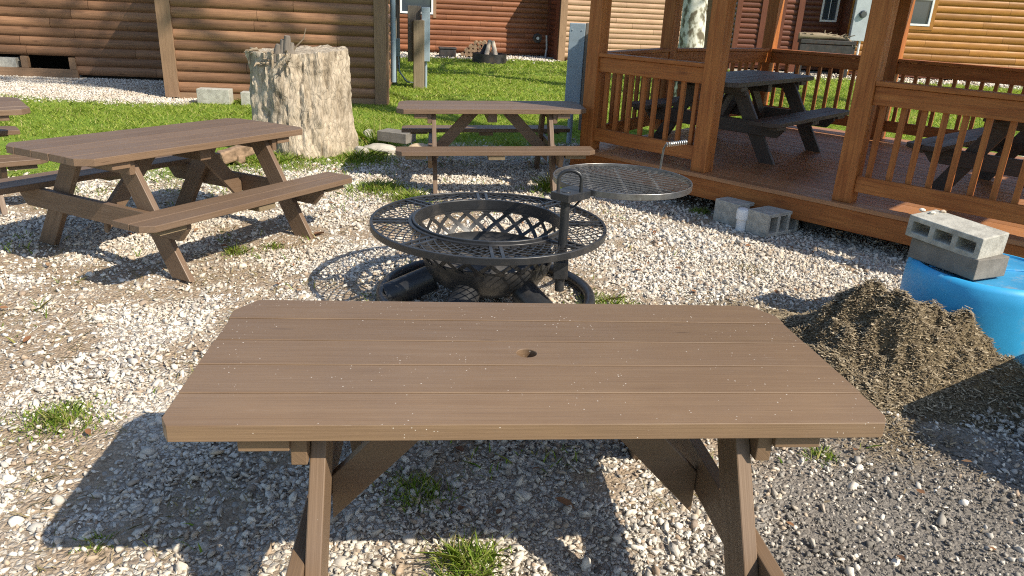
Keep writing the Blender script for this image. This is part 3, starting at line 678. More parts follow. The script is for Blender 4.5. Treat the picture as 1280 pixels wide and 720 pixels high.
b = MB(); b.tube([(.65*math.cos(2*math.pi*j/72), .65*math.sin(2*math.pi*j/72), .038) for j in range(72)], .034, 14, closed=True); b.build('base_ring', 'black', FP, 0, True)
PX, PY = .43, -.38
b = MB(); b.tube([(PX, PY, .22), (PX, PY, .8)], .026, 16); b.box(PX-.04, PX+.04, PY-.035, PY+.035, .3, .4); b.build('post', 'black', FP, .002, True)
# swivel cooking grate
GR = bpy.data.objects.new('cooking_grate', None); COL.objects.link(GR); GR.parent = FP; GR.location = (.79, .07, .775)
GQ = .415
b = MB(); ring(b, GQ-.006, GQ, -.018, .018, 80); b.build('hoop', 'steel', GR, .002, True, 30)
b = MB()
for k in range(-18, 19):
    y = k*.0222; L = math.sqrt(max(0, (GQ-.008)**2-y*y)); pts = [(-L+2*L*i/26, y+.0058*(-1 if (i+k) % 2 else 1), .002) for i in range(27)]
    for p0, p1 in zip(pts[:-1], pts[1:]): b.bar(p0, p1, .0032, .003)
for y in (-.2, 0, .2): L = math.sqrt(GQ**2-y*y)-.008; b.bar((y, -L, -.008), (y, L, -.008), .012, .008)
b.build('grid', 'steel', GR)
b = MB(); v0 = Vector((PX-.79, PY-.07, 0)); dv = (-v0).normalized(); nv = Vector((-dv.y, dv.x, 0))
P = [v0-dv*.06-nv*.06, v0-dv*.06+nv*.06, v0+dv*.13+nv*.075, v0+dv*.17+nv*.0, v0+dv*.13-nv*.075]
b.prism([(p.x, p.y) for p in P], -.022, .022); b.build('swivel_bracket', 'black', GR, .003)
b = MB(); c0 = v0+dv*.03; pts = [c0-nv*.0+Vector((-.055, 0, .02))]
for i in range(9): a = math.pi*i/8; pts.append(c0+Vector((-.062*math.cos(a), 0, .09+.045*math.sin(a))))
pts.append(c0+Vector((.055, 0, .02))); pts[0] = c0+Vector((-.062, 0, .02)); pts[-1] = c0+Vector((.062, 0, .02))
b.tube(pts, .0105, 10); b.build('loop_handle', 'black', GR, 0, True)
b = MB(); b.tube([v0+Vector((0, 0, -.12)), v0+dv*.2+Vector((0, 0, -.022))], .007, 8); b.build('stay_rod', 'black', GR, 0, True)
b = MB(); a = rad(48); e = Vector((GQ*math.cos(a), GQ*math.sin(a), 0)); b.tube([e+Vector((0, 0, -.01)), e+Vector((.01, 0, .15)), e+Vector((.02, -.01, .175))], .007, 8)
hb = b.build('lift_rod', 'steel', GR, 0, True)
b = MB(); pts = []; p0 = e+Vector((.02, -.01, .175)); dd = Vector((.13, .01, .022))
for i in range(90): t = i/89; pts.append(p0+dd*t+Vector((0, math.cos(t*62)*.013, math.sin(t*62)*.013)))
b.tube(pts, .0038, 5); b.build('coil_grip', 'spring', hb, 0, True)

# ------------------------------------------------------------------ pavilion
gd = Vector((.731, -.682, 0)); gn = Vector((.682, .731, 0))
G = thing('pavilion', 'orange stained cedar pavilion with railed deck and square posts', 'pavilion', (.70, 7.85, 0), math.atan2(gd.y, gd.x))
ZD = .35; LS = 5.9; LT = 3.95      # local x runs along the near edge, y into the deck
b = MB(); y = -.12
while y < LT-.02: b.box(-.14+random.uniform(-.004, .004), LS+.1, y, y+.138, ZD-.036, ZD+random.uniform(-.0015, .0015)); y += .143
b.build('deck', 'deck', G, .003)
b = MB(); b.box(-.12, LS+.08, -.10, -.06, ZD-.215, ZD-.039); b.box(-.12, LS+.08, LT-.1, LT-.06, ZD-.215, ZD-.039); b.box(-.12, -.08, -.058, LT-.102, ZD-.215, ZD-.039)
b.each('fascia', 'cedar', G, .004)
b = MB()
for x in np.arange(.1, LS, .8): b.box(x, x+.04, -.05, LT-.11, ZD-.2, ZD-.04)
b.each('joist', 'deck', G)
b = MB()
for x in (.6, 2.4, 4.2):
    for y in (.35, 1.9, 3.5): b.box(x-.1, x+.1, y-.1, y+.1, -.02, ZD-.2)
b.each('pier', 'concdark', G)
PW = .15
posts = dict(L=(.03, .02), M=(1.36, .02), R=(2.69, .02), S=(5.75, .02), P4=(-.27, 1.78), P5=(.03, 3.76), P6=(1.62, 3.8), P7=(3.9, 3.8), P8=(5.75, 3.8), P9=(5.75, 1.9))
for k, (x, y) in posts.items():
    b = MB(); b.box(x-PW/2, x+PW/2, y-PW/2, y+PW/2, ZD+.001, 2.32); b.build('post', 'cedar', G, .006)
def railing(a, c):
    p0, p1 = Vector((*posts[a], 0)), Vector((*posts[c], 0)); d = (p1-p0).normalized(); n_ = Vector((-d.y, d.x, 0)); q0 = p0+d*(PW/2+.001); q1 = p1-d*(PW/2+.001)
    rl = bpy.data.objects.new('railing', None); COL.objects.link(rl); rl.parent = G
    z = lambda h: Vector((0, 0, ZD+h))
    b = MB(); b.bar(q0+z(.94), q1+z(.94), .14, .036); b.build('cap_rail', 'cedar', rl, .004)
    b = MB(); b.bar(q0+z(.85)-n_*.03, q1+z(.85)-n_*.03, .036, .138); b.bar(q0+z(.16)-n_*.03, q1+z(.16)-n_*.03, .036, .13); b.each('side_rail', 'cedar', rl, .004)
    L = (q1-q0).length; k = max(2, round(L/.145)); b = MB()
    for i in range(k):
        c_ = q0+d*(L*(i+.5)/k+random.uniform(-.008, .008)); R3 = Matrix((d, n_, Vector((0, 0, 1)))).transposed()
        b = MB(); b.obox(c_+z(.508)+n_*.008, (.04, .038, .82), R3); b.build('baluster', 'cedar', rl, .003)
for a, c in (('L', 'M'), ('R', 'S'), ('L', 'P4'), ('P4', 'P5'), ('P5', 'P6'), ('P6', 'P7'), ('P7', 'P8')): railing(a, c)
b = MB(); b.box(-.06, LS-.05, -.06, .06, 2.325, 2.5); b.box(-.06, LS-.05, LT-.22, LT-.1, 2.325, 2.5); b.box(-.06, .06, .062, LT-.222, 2.325, 2.5); b.box(LS-.2, LS-.08, .062, LT-.222, 2.325, 2.5); b.each('beam', 'cedar', G, .004)
b = MB(); e = .06; x0, x1, y0, y1 = -.1, LS-.5, -e, LT-.1+e; ym = (y0+y1)/2
vs = [(x0, y0, 2.5), (x1, y0, 2.5), (x1, y1, 2.5), (x0, y1, 2.5), (x0+1.6, ym, 3.5), (x1-1.6, ym, 3.5)]
b._add(vs, [(0, 1, 5, 4), (1, 2, 5), (2, 3, 4, 5), (3, 0, 4), (0, 3, 2, 1)], [[(vs[i][0], vs[i][1]) for i in f] for f in [(0, 1, 5, 4), (1, 2, 5), (2, 3, 4, 5), (3, 0, 4), (0, 3, 2, 1)]]); b.build('roof', 'deck', G)

# ------------------------------------------------------------------ loose blocks and rocks
block('grey hollow block beside deck, on the far side of the white pipe cap', (2.0, 6.52, 0), rad(37), (.4, .26, .2))
block('grey hollow block beside deck, on the near side of the white pipe cap', (2.2, 6.22, 0), rad(35), (.42, .22, .2))
block('dull grey block lying solid on the blue drum, under another block', (2.485, 4.03, .472), rad(-66), (.42, .25, .115), 'concdark', holes=False)
block('pale hollow block with pebbles on it, topmost on the blue drum', (2.455, 4.05, .592), rad(-60), (.43, .24, .125), tilt=(.04, .05))
block('pale block on the lawn by the cabin corner, farther left one', (-4.86, 12.12, 0), rad(4), (.5, .22, .23), holes=False)
block('pale block by the cabin wall, partly hidden behind the stump', (-4.2, 12.2, 0), rad(8), (.5, .22, .2), holes=False)
block('flat grey block resting across rocks right of the tree stump', (-1.48, 9.07, .1), rad(-22), (.4, .24, .12), 'concdark', holes=False)
b = MB(); r = random.Random(5)
def rock_mesh(seed, sx, sy, sz):
    bm = bmesh.new(); bmesh.ops.create_icosphere(bm, subdivisions=3, radius=1)
    for v in bm.verts:
        k = 1 + noise.fractal(v.co*1.3+Vector((seed, seed*2, 0)), 1, 2, 4)*.28; v.co = Vector((v.co.x*sx*k, v.co.y*sy*k, v.co.z*sz*k))
    me = bpy.data.meshes.new('rock'); bm.to_mesh(me); bm.free(); me.polygons.foreach_set('use_smooth', [True]*len(me.polygons)); me.set_sharp_from_angle(angle=rad(35)); return me
for i, (lab, x, y, z, sx, sy, sz, mt) in enumerate((
        ('flat pale grey rock under the concrete block by the stump', -1.62, 8.85, .04, .2, .12, .06, 'rock'),
        ('rounded cream rock at the right end of the block by the stump', -1.2, 8.92, .05, .13, .1, .06, 'rocktan'),
        ('small white angular rock in weeds at the stump foot', -1.78, 8.5, .05, .09, .08, .08, 'rock'),
        ('small cream rock behind weeds right of the stump', -1.9, 9.5, .06, .09, .08, .09, 'rock'),
        ('orange brown rock in front of the block by the stump', -1.3, 8.6, .03, .1, .07, .05, 'rocktan'),
        ('dark grey rock under the far side of the angled table', -3.25, 7.75, .05, .14, .12, .1, 'concdark'))):
    me = rock_mesh(i*3.1, sx, sy, sz); me.materials.append(M[mt]); o = bpy.data.objects.new('rock', me); COL.objects.link(o); o.location = (x, y, z); tag(o, lab, 'rock', 'rocks near the stump')
# weathered wood chunk behind the angled table
b = MB(); b.bar((-3.1, 7.7, .08), (-2.85, 7.95, .16), .12, .13); b.bar((-3.2, 7.95, .07), (-2.9, 7.8, .06), .1, .1); tag(b.build('wood_chunk', 'logend', None, .02), 'split brown wood chunk lying in weeds behind the angled table', 'wood chunk')

# ------------------------------------------------------------------ white pipe cap
P = thing('pipe_cap', 'white capped plastic pipe standing between the two deck blocks', 'pipe', (1.94, 6.23, 0))
b = MB(); b.lathe([(.045, -.02), (.045, .11), (.001, .11)], 28); b.build('pipe', 'pvc', P, 0, True)
b = MB(); b.lathe([(.047, .1), (.056, .1), (.056, .165), (.05, .185), (.03, .195), (.001, .197)], 28); b.build('cap', 'pvc', P, 0, True)

# ------------------------------------------------------------------ blue drum
Bd = thing('plastic_drum', 'bright blue plastic drum behind the straw heap, blocks on its lid', 'drum', (2.69, 4.05, 0))
Rd = .41
b = MB(); b.lathe([(Rd*.93, -.02), (Rd*.97, .02), (Rd, .08), (Rd, .38), (Rd*.985, .44), (Rd*.95, .468), (Rd*.9, .47), (Rd*.885, .458)], 72); b.build('body', 'blue', Bd, 0, True, 60)
b = MB(); b.lathe([(Rd*.886, .4585), (Rd*.86, .452), (Rd*.3, .456), (.001, .456)], 72); b.build('lid', 'bluetop', Bd, 0, True)
b = MB(); b.box(-.33, .33, -.012, .012, .455, .464); b.lathe([(.001, .475), (.035, .475), (.04, .455)], 20, (.2, -.16, 0)); b.build('lid_rib', 'bluetop', Bd, .003)

# ------------------------------------------------------------------ straw / mulch heap
PC = (2.0, 3.74)
def heap(x, y):
    dx, dy = x-PC[0], y-PC[1]
    z = .28*math.exp(-((dx/.28)**2+(dy/.28)**2)) + .17*math.exp(-(((dx-.27)/.26)**2+((dy+.05)/.28)**2)) + .10*math.exp(-(((dx-.55)/.28)**2+((dy+.08)/.28)**2)) + .10*math.exp(-(((dx+.2)/.3)**2+((dy-.12)/.35)**2)) + .03*math.exp(-(((dx+.15)/.5)**2+((dy+.2)/.4)**2))
    n_ = noise.fractal(Vector((x*5, y*5, 1.3)), 1, 2, 5)
    n2 = noise.fractal(Vector((x*11, y*11, 7.3)), 1, 2, 3)
    return z*(1+n_*.3) + n2*.05*min(1, z*6) + .035*math.exp(-(((dx+.42)/.25)**2+((dy-.28)/.3)**2)) - .012
MP = thing('straw_heap', 'heap of straw and wood chip mulch spilling in front of the blue drum', 'mulch heap', (PC[0], PC[1], 0))
xs_ = np.arange(1.2, 3.3, .025); ys_ = np.arange(2.8, 4.6, .025); vs = [(x-PC[0], y-PC[1], heap(x, y)) for y in ys_ for x in xs_]; k = len(xs_)
b = MB(); fs = [(j*k+i, j*k+i+1, (j+1)*k+i+1, (j+1)*k+i) for j in range(len(ys_)-1) for i in range(k-1)]; b._add(vs, fs, [[(0, 0)]*4 for f in fs]); b.build('heap', 'mulch', MP, 0, True, 180)
n = 52000; cx_ = rng.normal(0, .48, n)+1.84; cy_ = rng.normal(0, .38, n)+3.74
kp = np.array([heap(x, y) > .01 or random.random() < zones(x, y)[2]*.8+.3 for x, y in zip(cx_, cy_)]); cx_, cy_ = cx_[kp], cy_[kp]; n = len(cx_)
cz_ = np.array([max(0, heap(x, y)) for x, y in zip(cx_, cy_)]) + rng.uniform(-.002, .016, n)
az = rng.uniform(0, 2*np.pi, n); tl = rng.normal(0, .2, n); L = np.exp(rng.normal(math.log(.0075), .6, n)).clip(.003, .045); wd = np.exp(rng.normal(math.log(.0021), .5, n)).clip(.0008, .009)
d = np.stack([np.cos(az)*np.cos(tl), np.sin(az)*np.cos(tl), np.sin(tl)], 1); s_ = np.stack([-np.sin(az), np.cos(az), rng.normal(0, .2, n)], 1); c_ = np.stack([cx_-PC[0], cy_-PC[1], cz_], 1)
V = np.stack([c_-d*L[:, None]-s_*wd[:, None], c_+d*L[:, None]-s_*wd[:, None], c_+d*L[:, None]+s_*wd[:, None], c_-d*L[:, None]+s_*wd[:, None]], 1).reshape(-1, 3)
o = np_mesh('straw', V, np.arange(4*n).reshape(-1, 4), 'chips', 4); o.parent = MP; o['kind'] = 'stuff'

# ------------------------------------------------------------------ gravel
t = (1+5**.5)/2
ico = np.array([(-1, t, 0), (1, t, 0), (-1, -t, 0), (1, -t, 0), (0, -1, t), (0, 1, t), (0, -1, -t), (0, 1, -t), (t, 0, -1), (t, 0, 1), (-t, 0, -1), (-t, 0, 1)])/math.hypot(1, t)
icf = np.array([(0, 11, 5), (0, 5, 1), (0, 1, 7), (0, 7, 10), (0, 10, 11), (1, 5, 9), (5, 11, 4), (11, 10, 2), (10, 7, 6), (7, 1, 8), (3, 9, 4), (3, 4, 2), (3, 2, 6), (3, 6, 8), (3, 8, 9), (4, 9, 5), (2, 4, 11), (6, 2, 10), (8, 6, 7), (9, 8, 1)])
def stones(P, size, flat=.45, jit=.28):
    k = len(P); V = ico[None]*(1+rng.normal(0, jit, (k, 12, 1))); V = V*np.stack([rng.uniform(.8, 1.5, k), rng.uniform(.6, 1.05, k), rng.uniform(.7, 1.2, k)*flat], 1)[:, None]*size[:, None, None]
    q = rng.normal(size=(k, 4)); q[:, 1:3] *= .45; q /= np.linalg.norm(q, axis=1)[:, None]; w_, x, y, z = q.T
    R = np.stack([1-2*(y*y+z*z), 2*(x*y-z*w_), 2*(x*z+y*w_), 2*(x*y+z*w_), 1-2*(x*x+z*z), 2*(y*z-x*w_), 2*(x*z-y*w_), 2*(y*z+x*w_), 1-2*(x*x+y*y)], 1).reshape(-1, 3, 3)
    V = np.einsum('kij,kvj->kvi', R, V) + P[:, None]
    return V.reshape(-1, 3), (icf[None] + 12*np.arange(k)[:, None, None]).reshape(-1, 3)
def scatter(y0, y1, dens, lo, hi):
    out = []
    A_ = (y1-y0)*(1.7*y1+1.6); k = int(A_*dens); ys_ = rng.uniform(y0, y1, k); xs_ = rng.uniform(-1, 1, k)*(.85*y1+.8); sz = np.exp(rng.normal(math.log((lo*hi)**.5*.92), .42, k)).clip(lo*.6, hi*1.6)
    keep = np.zeros(k, bool); zz = np.zeros(k); dr_ = np.zeros(k, bool)
    for i in range(k):
        x, y = xs_[i], ys_[i]
        if abs(x) > .80*y+.75: continue
        g, d, mu = zones(x, y); pt = bare(x, y)
        p = (1-g)*(1-.83*d)*(1-.8*mu)*(1-.78*pt)
        keep[i] = random.random() < p; zz[i] = random.uniform(-.3, .35)*sz[i]
        # part of the pavilion covers the ground
        q = Vector((x-.7, y-7.85, 0))
        if q.dot(gn) > .9 and q.dot(gd) > -.1: keep[i] = False
    P = np.stack([xs_, ys_, zz], 1)[keep]; return P, sz[keep]
PP = []; SS = []
for args in ((.9, 3.2, 3600, .0055, .0155), (3.2, 5.5, 2700, .007, .0155), (5.5, 8.5, 1500, .0095, .017), (8.5, 11, 600, .012, .019)):
    p, s_ = scatter(*args); PP.append(p); SS.append(s_)
PP = np.concatenate(PP); SS = np.concatenate(SS); V, Fc = stones(PP, SS); tag(np_mesh('gravel', V, Fc, 'stone', 3), 'loose white and tan limestone chips covering the yard', 'gravel', kind='stuff')
# crumbs of dirt
k = 26000; xs_ = rng.uniform(-.6, 3.0, k); ys_ = rng.uniform(.8, 3.4, k); kp = np.array([random.random() < zones(x, y)[1] for x, y in zip(xs_, ys_)])
P_ = np.stack([xs_, ys_, rng.uniform(-.002, .002, k)], 1)[kp]; V, Fc = stones(P_, np.exp(rng.normal(math.log(.0042), .45, len(P_))), .8); tag(np_mesh('dirt_crumbs', V, Fc, 'crumb', 3), 'grey dirt crumbs on the bare patch beside the near table', 'dirt', kind='stuff')
# pale stone strip by the cabins
k = 20000; xs_ = rng.uniform(-10, -5.3, k); ys_ = rng.uniform(11.3, 15., k); kp = np.array([random.random() > zones(x, y)[0] for x, y in zip(xs_, ys_)])
P_ = np.stack([xs_, ys_, np.full(k, .004)], 1)[kp]; V, Fc = stones(P_, rng.uniform(.009, .02, len(P_))); tag(np_mesh('gravel', V, Fc, 'stone', 3), 'white stone strip along the foot of the brown cabin', 'gravel', kind='stuff')
k = 5000; xs_ = rng.uniform(-4.5, 1.2, k); ys_ = rng.uniform(23, 27., k); kp = np.array([random.random() > zones(x, y)[0] for x, y in zip(xs_, ys_)])
P_ = np.stack([xs_, ys_, np.full(k, .006)], 1)[kp]; V, Fc = stones(P_, rng.uniform(.025, .045, len(P_))); tag(np_mesh('gravel', V, Fc, 'stone', 3), 'white stone strip along the far red brown cabin', 'gravel', kind='stuff')
k = 3000; xs_ = rng.uniform(7, 17, k); ys_ = rng.uniform(22, 24.5, k); kp = np.array([random.random() > zones(x, y)[0] for x, y in zip(xs_, ys_)])
P_ = np.stack([xs_, ys_, np.full(k, .006)], 1)[kp]; V, Fc = stones(P_, rng.uniform(.03, .055, len(P_))); tag(np_mesh('gravel', V, Fc, 'stone', 3), 'grey stone bed along the golden cabin', 'gravel', kind='stuff')

# ------------------------------------------------------------------ grass
def blades(P, h, wd, lean=.5):
    k = len(P); az = rng.uniform(0, 2*np.pi, k); s_ = np.stack([np.cos(az), np.sin(az), np.zeros(k)], 1)*wd[:, None]; ln = rng.normal(0, lean, (k, 2))*h[:, None]
    mid = P + np.stack([ln[:, 0]*.35, ln[:, 1]*.35, h*.55], 1); tip = P + np.stack([ln[:, 0], ln[:, 1], h], 1)
    V = np.stack([P-s_, P+s_, mid+s_*.8, tip, mid-s_*.8], 1).reshape(-1, 3)
    return V, np.arange(5*k).reshape(-1, 5)
PP = []; HH = []; WW = []
for y0, y1, n, xa, xb, h, wd in ((5.5, 9, 26000, -8, 1, .05, .0035), (9, 13, 75000, -9.5, 8, .055, .0048), (13, 19, 70000, -9, 11, .06, .008), (19, 27, 45000, -7, 14, .065, .013)):
    xs_ = rng.uniform(xa, xb, n); ys_ = rng.uniform(y0, y1, n)
    kp = np.array([random.random() < zones(x, y)[0]**1.5*(1 if noise.noise((x*1.3, y*1.3, 7)) > -.25 else .45) for x, y in zip(xs_, ys_)])
    hv = np.array([.75+.6*noise.noise((x*2.1, y*2.1, 3)) for x, y in zip(xs_[kp], ys_[kp])])
    PP.append(np.stack([xs_, ys_, np.full(n, -.004)], 1)[kp]); HH.append(h*hv*rng.uniform(.5, 1.3, kp.sum())); WW.append(wd*rng.uniform(.6, 1.4, kp.sum()))
V, Fc = blades(np.concatenate(PP), np.concatenate(HH), np.concatenate(WW), .95); tag(np_mesh('grass', V, Fc, 'grass', 5), 'short sunlit lawn grass between the cabins', 'grass', kind='stuff')
# sparse sprouts and clover creeping over the gravel edge
n = 26000; xs_ = rng.uniform(-4, 1.6, n); ys_ = rng.uniform(1.6, 10, n)
kp = np.array([(fbm(x, y, 1.7, 8.) > .2+.035*abs(y-lawn_edge(x)) and fbm(x, y, 6, 1.) > -.05 and random.random() < .6) or (fbm(x, y, 3, 4.) > -.1 and random.random() < .8*math.exp(-((y-lawn_edge(x)+.4)/.6)**2)) for x, y in zip(xs_, ys_)])
P_ = np.stack([xs_, ys_, np.zeros(n)], 1)[kp]; V, Fc = blades(P_, rng.uniform(.02, .06, len(P_)), rng.uniform(.002, .005, len(P_)), .9); tag(np_mesh('grass', V, Fc, 'weed', 5), 'thin weedy sprouts scattered through the gravel', 'grass', kind='stuff')
n = 22000; xs_ = rng.uniform(-4, 3, n); ys_ = rng.uniform(1.4, 7, n)
kp = np.array([bare(x, y) > .35 and fbm(x, y, 5, 3.) > -.05 and zones(x, y)[1] < .3 for x, y in zip(xs_, ys_)])
P_ = np.stack([xs_, ys_, np.zeros(n)+.004], 1)[kp]; V, Fc = blades(P_, rng.uniform(.008, .025, len(P_)), rng.uniform(.001, .003, len(P_)), 2.2); tag(np_mesh('dry_grass', V, Fc, 'dryweed', 5), 'dry tan grass bits matted in the gravel', 'dry grass', kind='stuff')
tufts = [((-1.9, 2.75), .14, .045, 520, 'weed', 'grass tuft in the sunlit gravel left of the near table'),
         ((-2.13, 2.5), .1, .05, 160, 'dryweed', 'dry grass clump at the left edge, below the green tuft'),
         ((-.1, 1.98), .09, .085, 340, 'weed', 'bright green grass tuft under the near table'),
         ((-.32, 2.35), .1, .06, 180, 'weed', 'shaded grass tuft under the near table'),
         ((-1.35, 2.0), .05, .03, 60, 'weed', 'low green weed in the shadow of the near table'),
         ((-1.95, 5.0), .09, .06, 150, 'weed', 'grass tuft at the near leg of the angled table'),
         ((-1.75, 5.15), .06, .05, 80, 'weed', 'small grass tuft in front of the angled table bench'),
         ((-1.3, 7.0), .26, .09, 700, 'weed', 'leafy weed patch between stump and fire pit'),
         ((-.95, 6.7), .2, .08, 460, 'weed', 'weed patch just left of the fire pit rim'),
         ((.33, 7.35), .12, .14, 260, 'weed', 'tall bright weed at the right leg of the side-on table'),
         ((.6, 4.35), .16, .06, 320, 'weed', 'grass patch at the right side of the fire pit base'),
         ((.42, 4.15), .1, .06, 150, 'weed', 'grass patch inside the fire pit base ring'),
         ((-.8, 4.0), .1, .06, 160, 'weed', 'grass patch at the left side of the fire pit base'),
         ((-1.75, 8.35), .24, .12, 700, 'weed', 'bright weeds at the foot of the stump'),
         ((-2.6, 8.0), .4, .1, 900, 'weed', 'broad green weeds in front of the stump'),
         ((-1.75, 9.3), .12, .3, 160, 'weed', 'tall pale green weed beside the stump'),
         ((-.25, 3.05), .07, .05, 90, 'weed', 'grass tuft just behind the near table top'),
         ((1.72, 5.2), .18, .02, 220, 'dryweed', 'dry brown grass patch in the gravel right of the fire pit'),
         ((1.35, 2.75), .06, .04, 80, 'weed', 'small green sprout at the right end of the near table'),
         ((1.7, 6.75), .08, .06, 90, 'weed', 'dark weed by the far deck block')]
for (x, y), rr, h, n, mt, lab in tufts:
    n = int(n*1.3); P_ = np.stack([rng.normal(0, rr*.7, n), rng.normal(0, rr*.6, n), np.zeros(n)], 1); f = np.exp(-(P_[:, 0]**2+P_[:, 1]**2)/rr**2)
    V, Fc = blades(P_, h*(.25+.85*f)*rng.uniform(.35, 1.25, n), rng.uniform(.0016, .0035, n)*(1.5 if y > 6 else 1), .8); o = np_mesh('grass_tuft', V, Fc, mt, 5); o.location = (x, y, 0); tag(o, lab, 'grass tuft', 'grass tufts in the gravel')
# fallen leaves
n = 170; xs_ = rng.uniform(-3.2, 2.6, n); ys_ = rng.uniform(1.5, 8, n); az = rng.uniform(0, 6.28, n); s_ = np.exp(rng.normal(math.log(.02), .35, n))
V = []; Fc = []
for i in range(n):
    a = np.array([math.cos(az[i]), math.sin(az[i]), random.uniform(-.3, .3)])*s_[i]; c_ = np.array([-math.sin(az[i]), math.cos(az[i]), random.uniform(-.3, .3)])*s_[i]*.55; p = np.array([xs_[i], ys_[i], .017]); u_ = np.array([0, 0, s_[i]*random.uniform(.1, .45)])
    V += [p-a, p-a*.3-c_+u_, p+a*.5-c_*.8+u_, p+a+u_*.4, p+a*.5+c_*.8+u_, p-a*.3+c_+u_, p-a*.1]; q = 7*i; Fc += [(q, q+1, q+6, q+6), ]
V = np.array(V); T = np.concatenate([np.array([(0, 1, 6), (1, 2, 6), (2, 3, 6), (3, 4, 6), (4, 5, 6), (5, 0, 6)])+7*i for i in range(n)])
tag(np_mesh('leaf_litter', V, T, 'leaf', 3), 'small dry brown leaves scattered over the gravel', 'leaf litter', kind='stuff')

# ------------------------------------------------------------------ utility posts
U = thing('utility_pedestal', 'grey metal box on weathered boards, standing on the far lawn', 'utility box', (-2.12, 15.7, 0), rad(8))
b = MB(); b.box(-.2, .06, .0, .1, .5, 1.56); b.build('back_board', 'greywood', U, .01)
b = MB(); b.box(-.09, .13, -.16, -.01, -.03, 1.3); b.build('post', 'oldwood', U, .015)
b = MB(); b.box(.07, .24, -.1, .1, .52, 1.54); b.build('metal_box', 'galv', U, .01)
b = MB(); b.tube([(.16, .0, -.02), (.16, .0, .52)], .03); b.each('conduit', 'galv', U, 0, True)
U = thing('service_post', 'short grey weathered post with small meter box beside the brown cabin', 'service post', (-2.73, 16.3, 0), rad(8))
b = MB(); b.box(-.09, .09, -.06, .06, -.02, 1.3); b.build('post', 'greywood', U, .012); b = MB(); b.box(.0, .16, -.13, -.061, .55, .9); b.build('meter_box', 'galv', U, .008)
b = MB(); b.tube([(.12, -.12, .55), (.14, -.13, .25), (.3, -.2, .05), (.55, -.35, .04)], .018, 8); b.build('cable', 'galv', U, 0, True)
U = thing('utility_pedestal', 'tall blue grey metal panel on grey boards at the pavilion corner', 'utility box', (.64, 10.0, 0), rad(-8))
b = MB(); b.box(-.07, .13, -.06, .04, .5, 1.52); b.build('metal_panel', 'galv', U, .008)
b = MB()
for x in (-.03, .09):
    for z in (.62, .8, 1.0, 1.2, 1.44): b.obox((x, -.063, z), (.012, .01, .012))
b.each('screw', 'meter', U)
b = MB(); b.box(.132, .24, -.05, .05, .2, 1.53); b.box(.242, .33, -.06, .06, -.03, 1.52); b.each('board', 'greywood', U, .008)
b = MB(); b.tube([(.02, .0, -.02), (.02, .0, .52)], .035); b.each('conduit', 'galv', U, 0, True)
# electric meter on the golden cabin
U = thing('electric_meter', 'pale grey electric meter cabinet on the golden cabin wall', 'meter', (10.02, 24.5, 1.05), rad(-1.5))
b = MB(); b.box(-.05, .48, -.16, 0, .0, 1.3); b.build('cabinet', 'meter', U, .015); b = MB(); b.lathe([(.11, 0), (.11, .05), (.08, .09), (.001, .09)], 24); o = b.build('dial', 'glass', U, 0, True); o.location = (.2, -.16, .78); o.rotation_euler = (rad(90), 0, 0)
b = MB()
for x in (.08, .3): b.tube([(x, -.08, -.9), (x, -.08, .0)], .035)
b.each('conduit', 'pvc', U, 0, True)

# ------------------------------------------------------------------ far fire ring, woodpile
U = thing('fire_ring', 'low black fire ring with two pale logs leaning in it, on far lawn', 'fire ring', (-.99, 22.9, 0))
b = MB(); b.lathe([(.5, -.02), (.5, .26), (.47, .26), (.47, -.02)], 40, closed=True); b.build('ring', 'iron', U, 0, True, 30)
b = MB(); b.lathe([(.47, .15), (.001, .2)], 30); b.build('ash', 'blackash', U)
for p0, p1 in (((-.1, -.1, .15), (.0, .05, .62)), ((.2, -.15, .15), (.08, .02, .6)), ((-.25, .1, .18), (-.1, .1, .5))):
    l = MB(); l.tube([p0, p1], [.075, .06], 12); tag(l.build('firewood_log', 'log' if p0[0] > -.2 else 'iron', None, .01, True), ('charred log leaning in the far fire ring' if p0[0] < -.2 else ('pale log leaning in the far fire ring, nearer the red brown wall corner' if p0[0] > 0 else 'pale log leaning in the far fire ring, beside the charred one')), 'log', 'logs in the far fire ring').location = (-.99, 22.9, 0)
b = MB(); r = random.Random(9)
for z in range(4):
    for k in range(9-z*2):
        x = -1.9+z*.13+k*.135; b.tube([(x, 24.35, .1+z*.12), (x+r.uniform(-.02, .02), 24.8, .1+z*.12)], r.uniform(.05, .075), 10)
tag(b.build('woodpile', 'logend', None, 0, True, 40), 'small stack of split firewood against the far red brown cabin', 'woodpile')
U = thing('storage_tub', 'low black lidded tub against the far red brown cabin', 'tub', (-2.35, 24.2, 0), rad(10))
b = MB(); b.box(-.25, .25, -.18, .18, 0, .24); b.build('body', 'iron', U, .02); b = MB(); b.box(-.27, .27, -.2, .2, .242, .3); b.build('lid', 'iron', U, .02)
U = thing('hose_reel', 'grey round hose reel on the dark corner of the far cabin', 'hose reel', (.42, 25.75, .62), rad(14))
b = MB(); b.tube([(.11*math.cos(a), -.05, .11*math.sin(a)) for a in np.linspace(0, 2*math.pi, 25)[:-1]], .05, 8, closed=True); b.build('hose', 'iron', U, 0, True)
b = MB(); b.tube([(0, .3, 0), (0, -.12, 0)], .05); b.tube([(.3, -.05, .1), (.33, -.05, -.3), (.3, -.05, -.6)], .03); b.each('bracket', 'meter', U, 0, True)
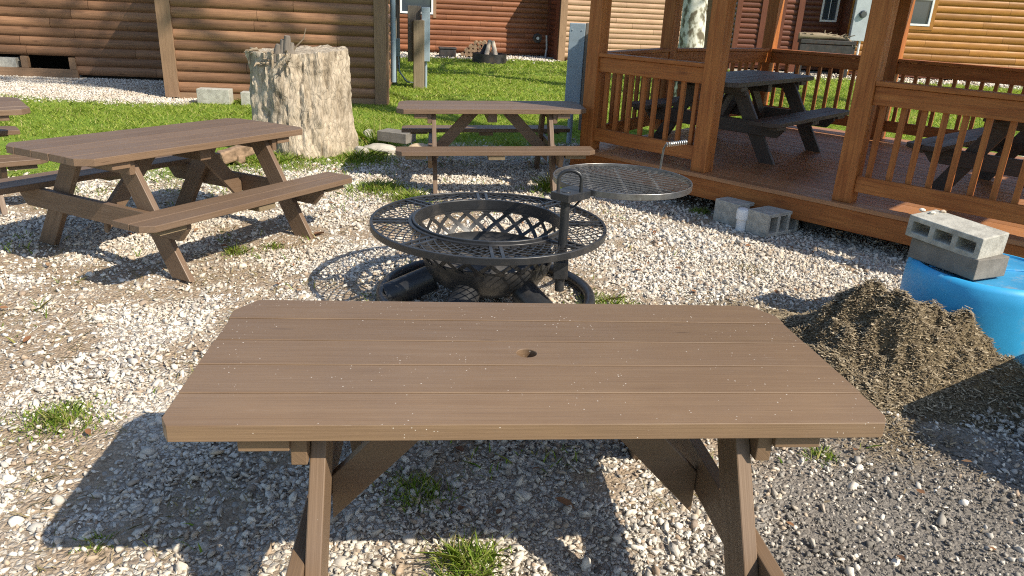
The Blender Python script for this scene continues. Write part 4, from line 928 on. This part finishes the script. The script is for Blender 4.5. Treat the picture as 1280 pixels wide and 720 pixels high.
# planting seen through the pavilion
U = thing('potted_spruce', 'small dark spruce in a pale pot, seen through the pavilion', 'potted plant', (5.55, 26.5, 0))
b = MB(); b.lathe([(.22, 0), (.32, .5), (.3, .52), (.26, .48)], 24); b.build('pot', 'palepot', U, 0, True)
n = 2600; zz = rng.uniform(0, 1, n)**1.3; a = rng.uniform(0, 6.28, n); q = (1-zz)*.42*rng.uniform(.5, 1.1, n); P_ = np.stack([q*np.cos(a), q*np.sin(a), .5+zz*1.35], 1); V, Fc = blades(P_, rng.uniform(.02, .1, n), rng.uniform(.006, .014, n), 1.2); o = np_mesh('foliage', V, Fc, 'spruce', 5); o.parent = U
U = thing('planter', 'small red planter with a leafy bush, seen through the pavilion', 'planter', (8.95, 29.5, 0))
b = MB(); b.prism([(-.35, -.2), (.35, -.2), (.35, .2), (-.35, .2)], .45, .95); b.box(-.3, -.22, -.15, .15, 0, .45); b.box(.22, .3, -.15, .15, 0, .45); b.build('box', 'red', U, .02)
V, Fc = leaf_cloud([(0, 0, 1.3, .4), (.15, 0, 1.55, .3), (-.5, 0, .8, .4)], 1200, .05, 8); o = np_mesh('foliage', V, Fc, 'weed', 4); o.parent = U
# driftwood on a dark bench by the dark cabin side
U = thing('log_bench', 'dark low bench before the shaded cabin side, driftwood lying on it', 'bench', (8.95, 23.6, 0), rad(-4))
b = MB(); b.box(-.75, .85, -.2, .2, .95, 1.06); b.box(-.75, .85, -.18, -.14, .7, .93); b.build('seat', 'iron', U, .01)
for x in (-.65, .7): b = MB(); b.box(x-.06, x+.06, -.15, .15, 0, .95); b.build('leg', 'iron', U)
b = MB(); r = random.Random(2)
b.tube([(8.15, 23.6, 1.15), (8.7, 23.55, 1.16), (9.2, 23.6, 1.16), (9.6, 23.55, 1.1), (9.8, 23.35, .9)], [.09, .1, .07, .05, .03], 9)
for i in range(9): x = r.uniform(8.4, 9.5); b.tube([(x, 23.55, 1.15), (x+r.uniform(-.2, .3), 23.5+r.uniform(-.1, .1), 1.22+r.uniform(0, .12))], [.03, .01], 6)
tag(b.build('driftwood', 'oldwood', None, 0, True), 'gnarled pale driftwood lying on the dark bench by the shaded cabin', 'driftwood')
# pebbles lying on the top block
for i, (x, y) in enumerate(((-.03, .06), (.05, .1), (-.06, .12))):
    me = rock_mesh(i+20, .018, .014, .011); me.materials.append(M['stone']); o = bpy.data.objects.new('pebble', me); COL.objects.link(o); o.location = (2.41+x, 4.13+y, .732); tag(o, 'white pebble lying on the topmost block of the blue drum', 'pebble', 'pebbles on the top block')
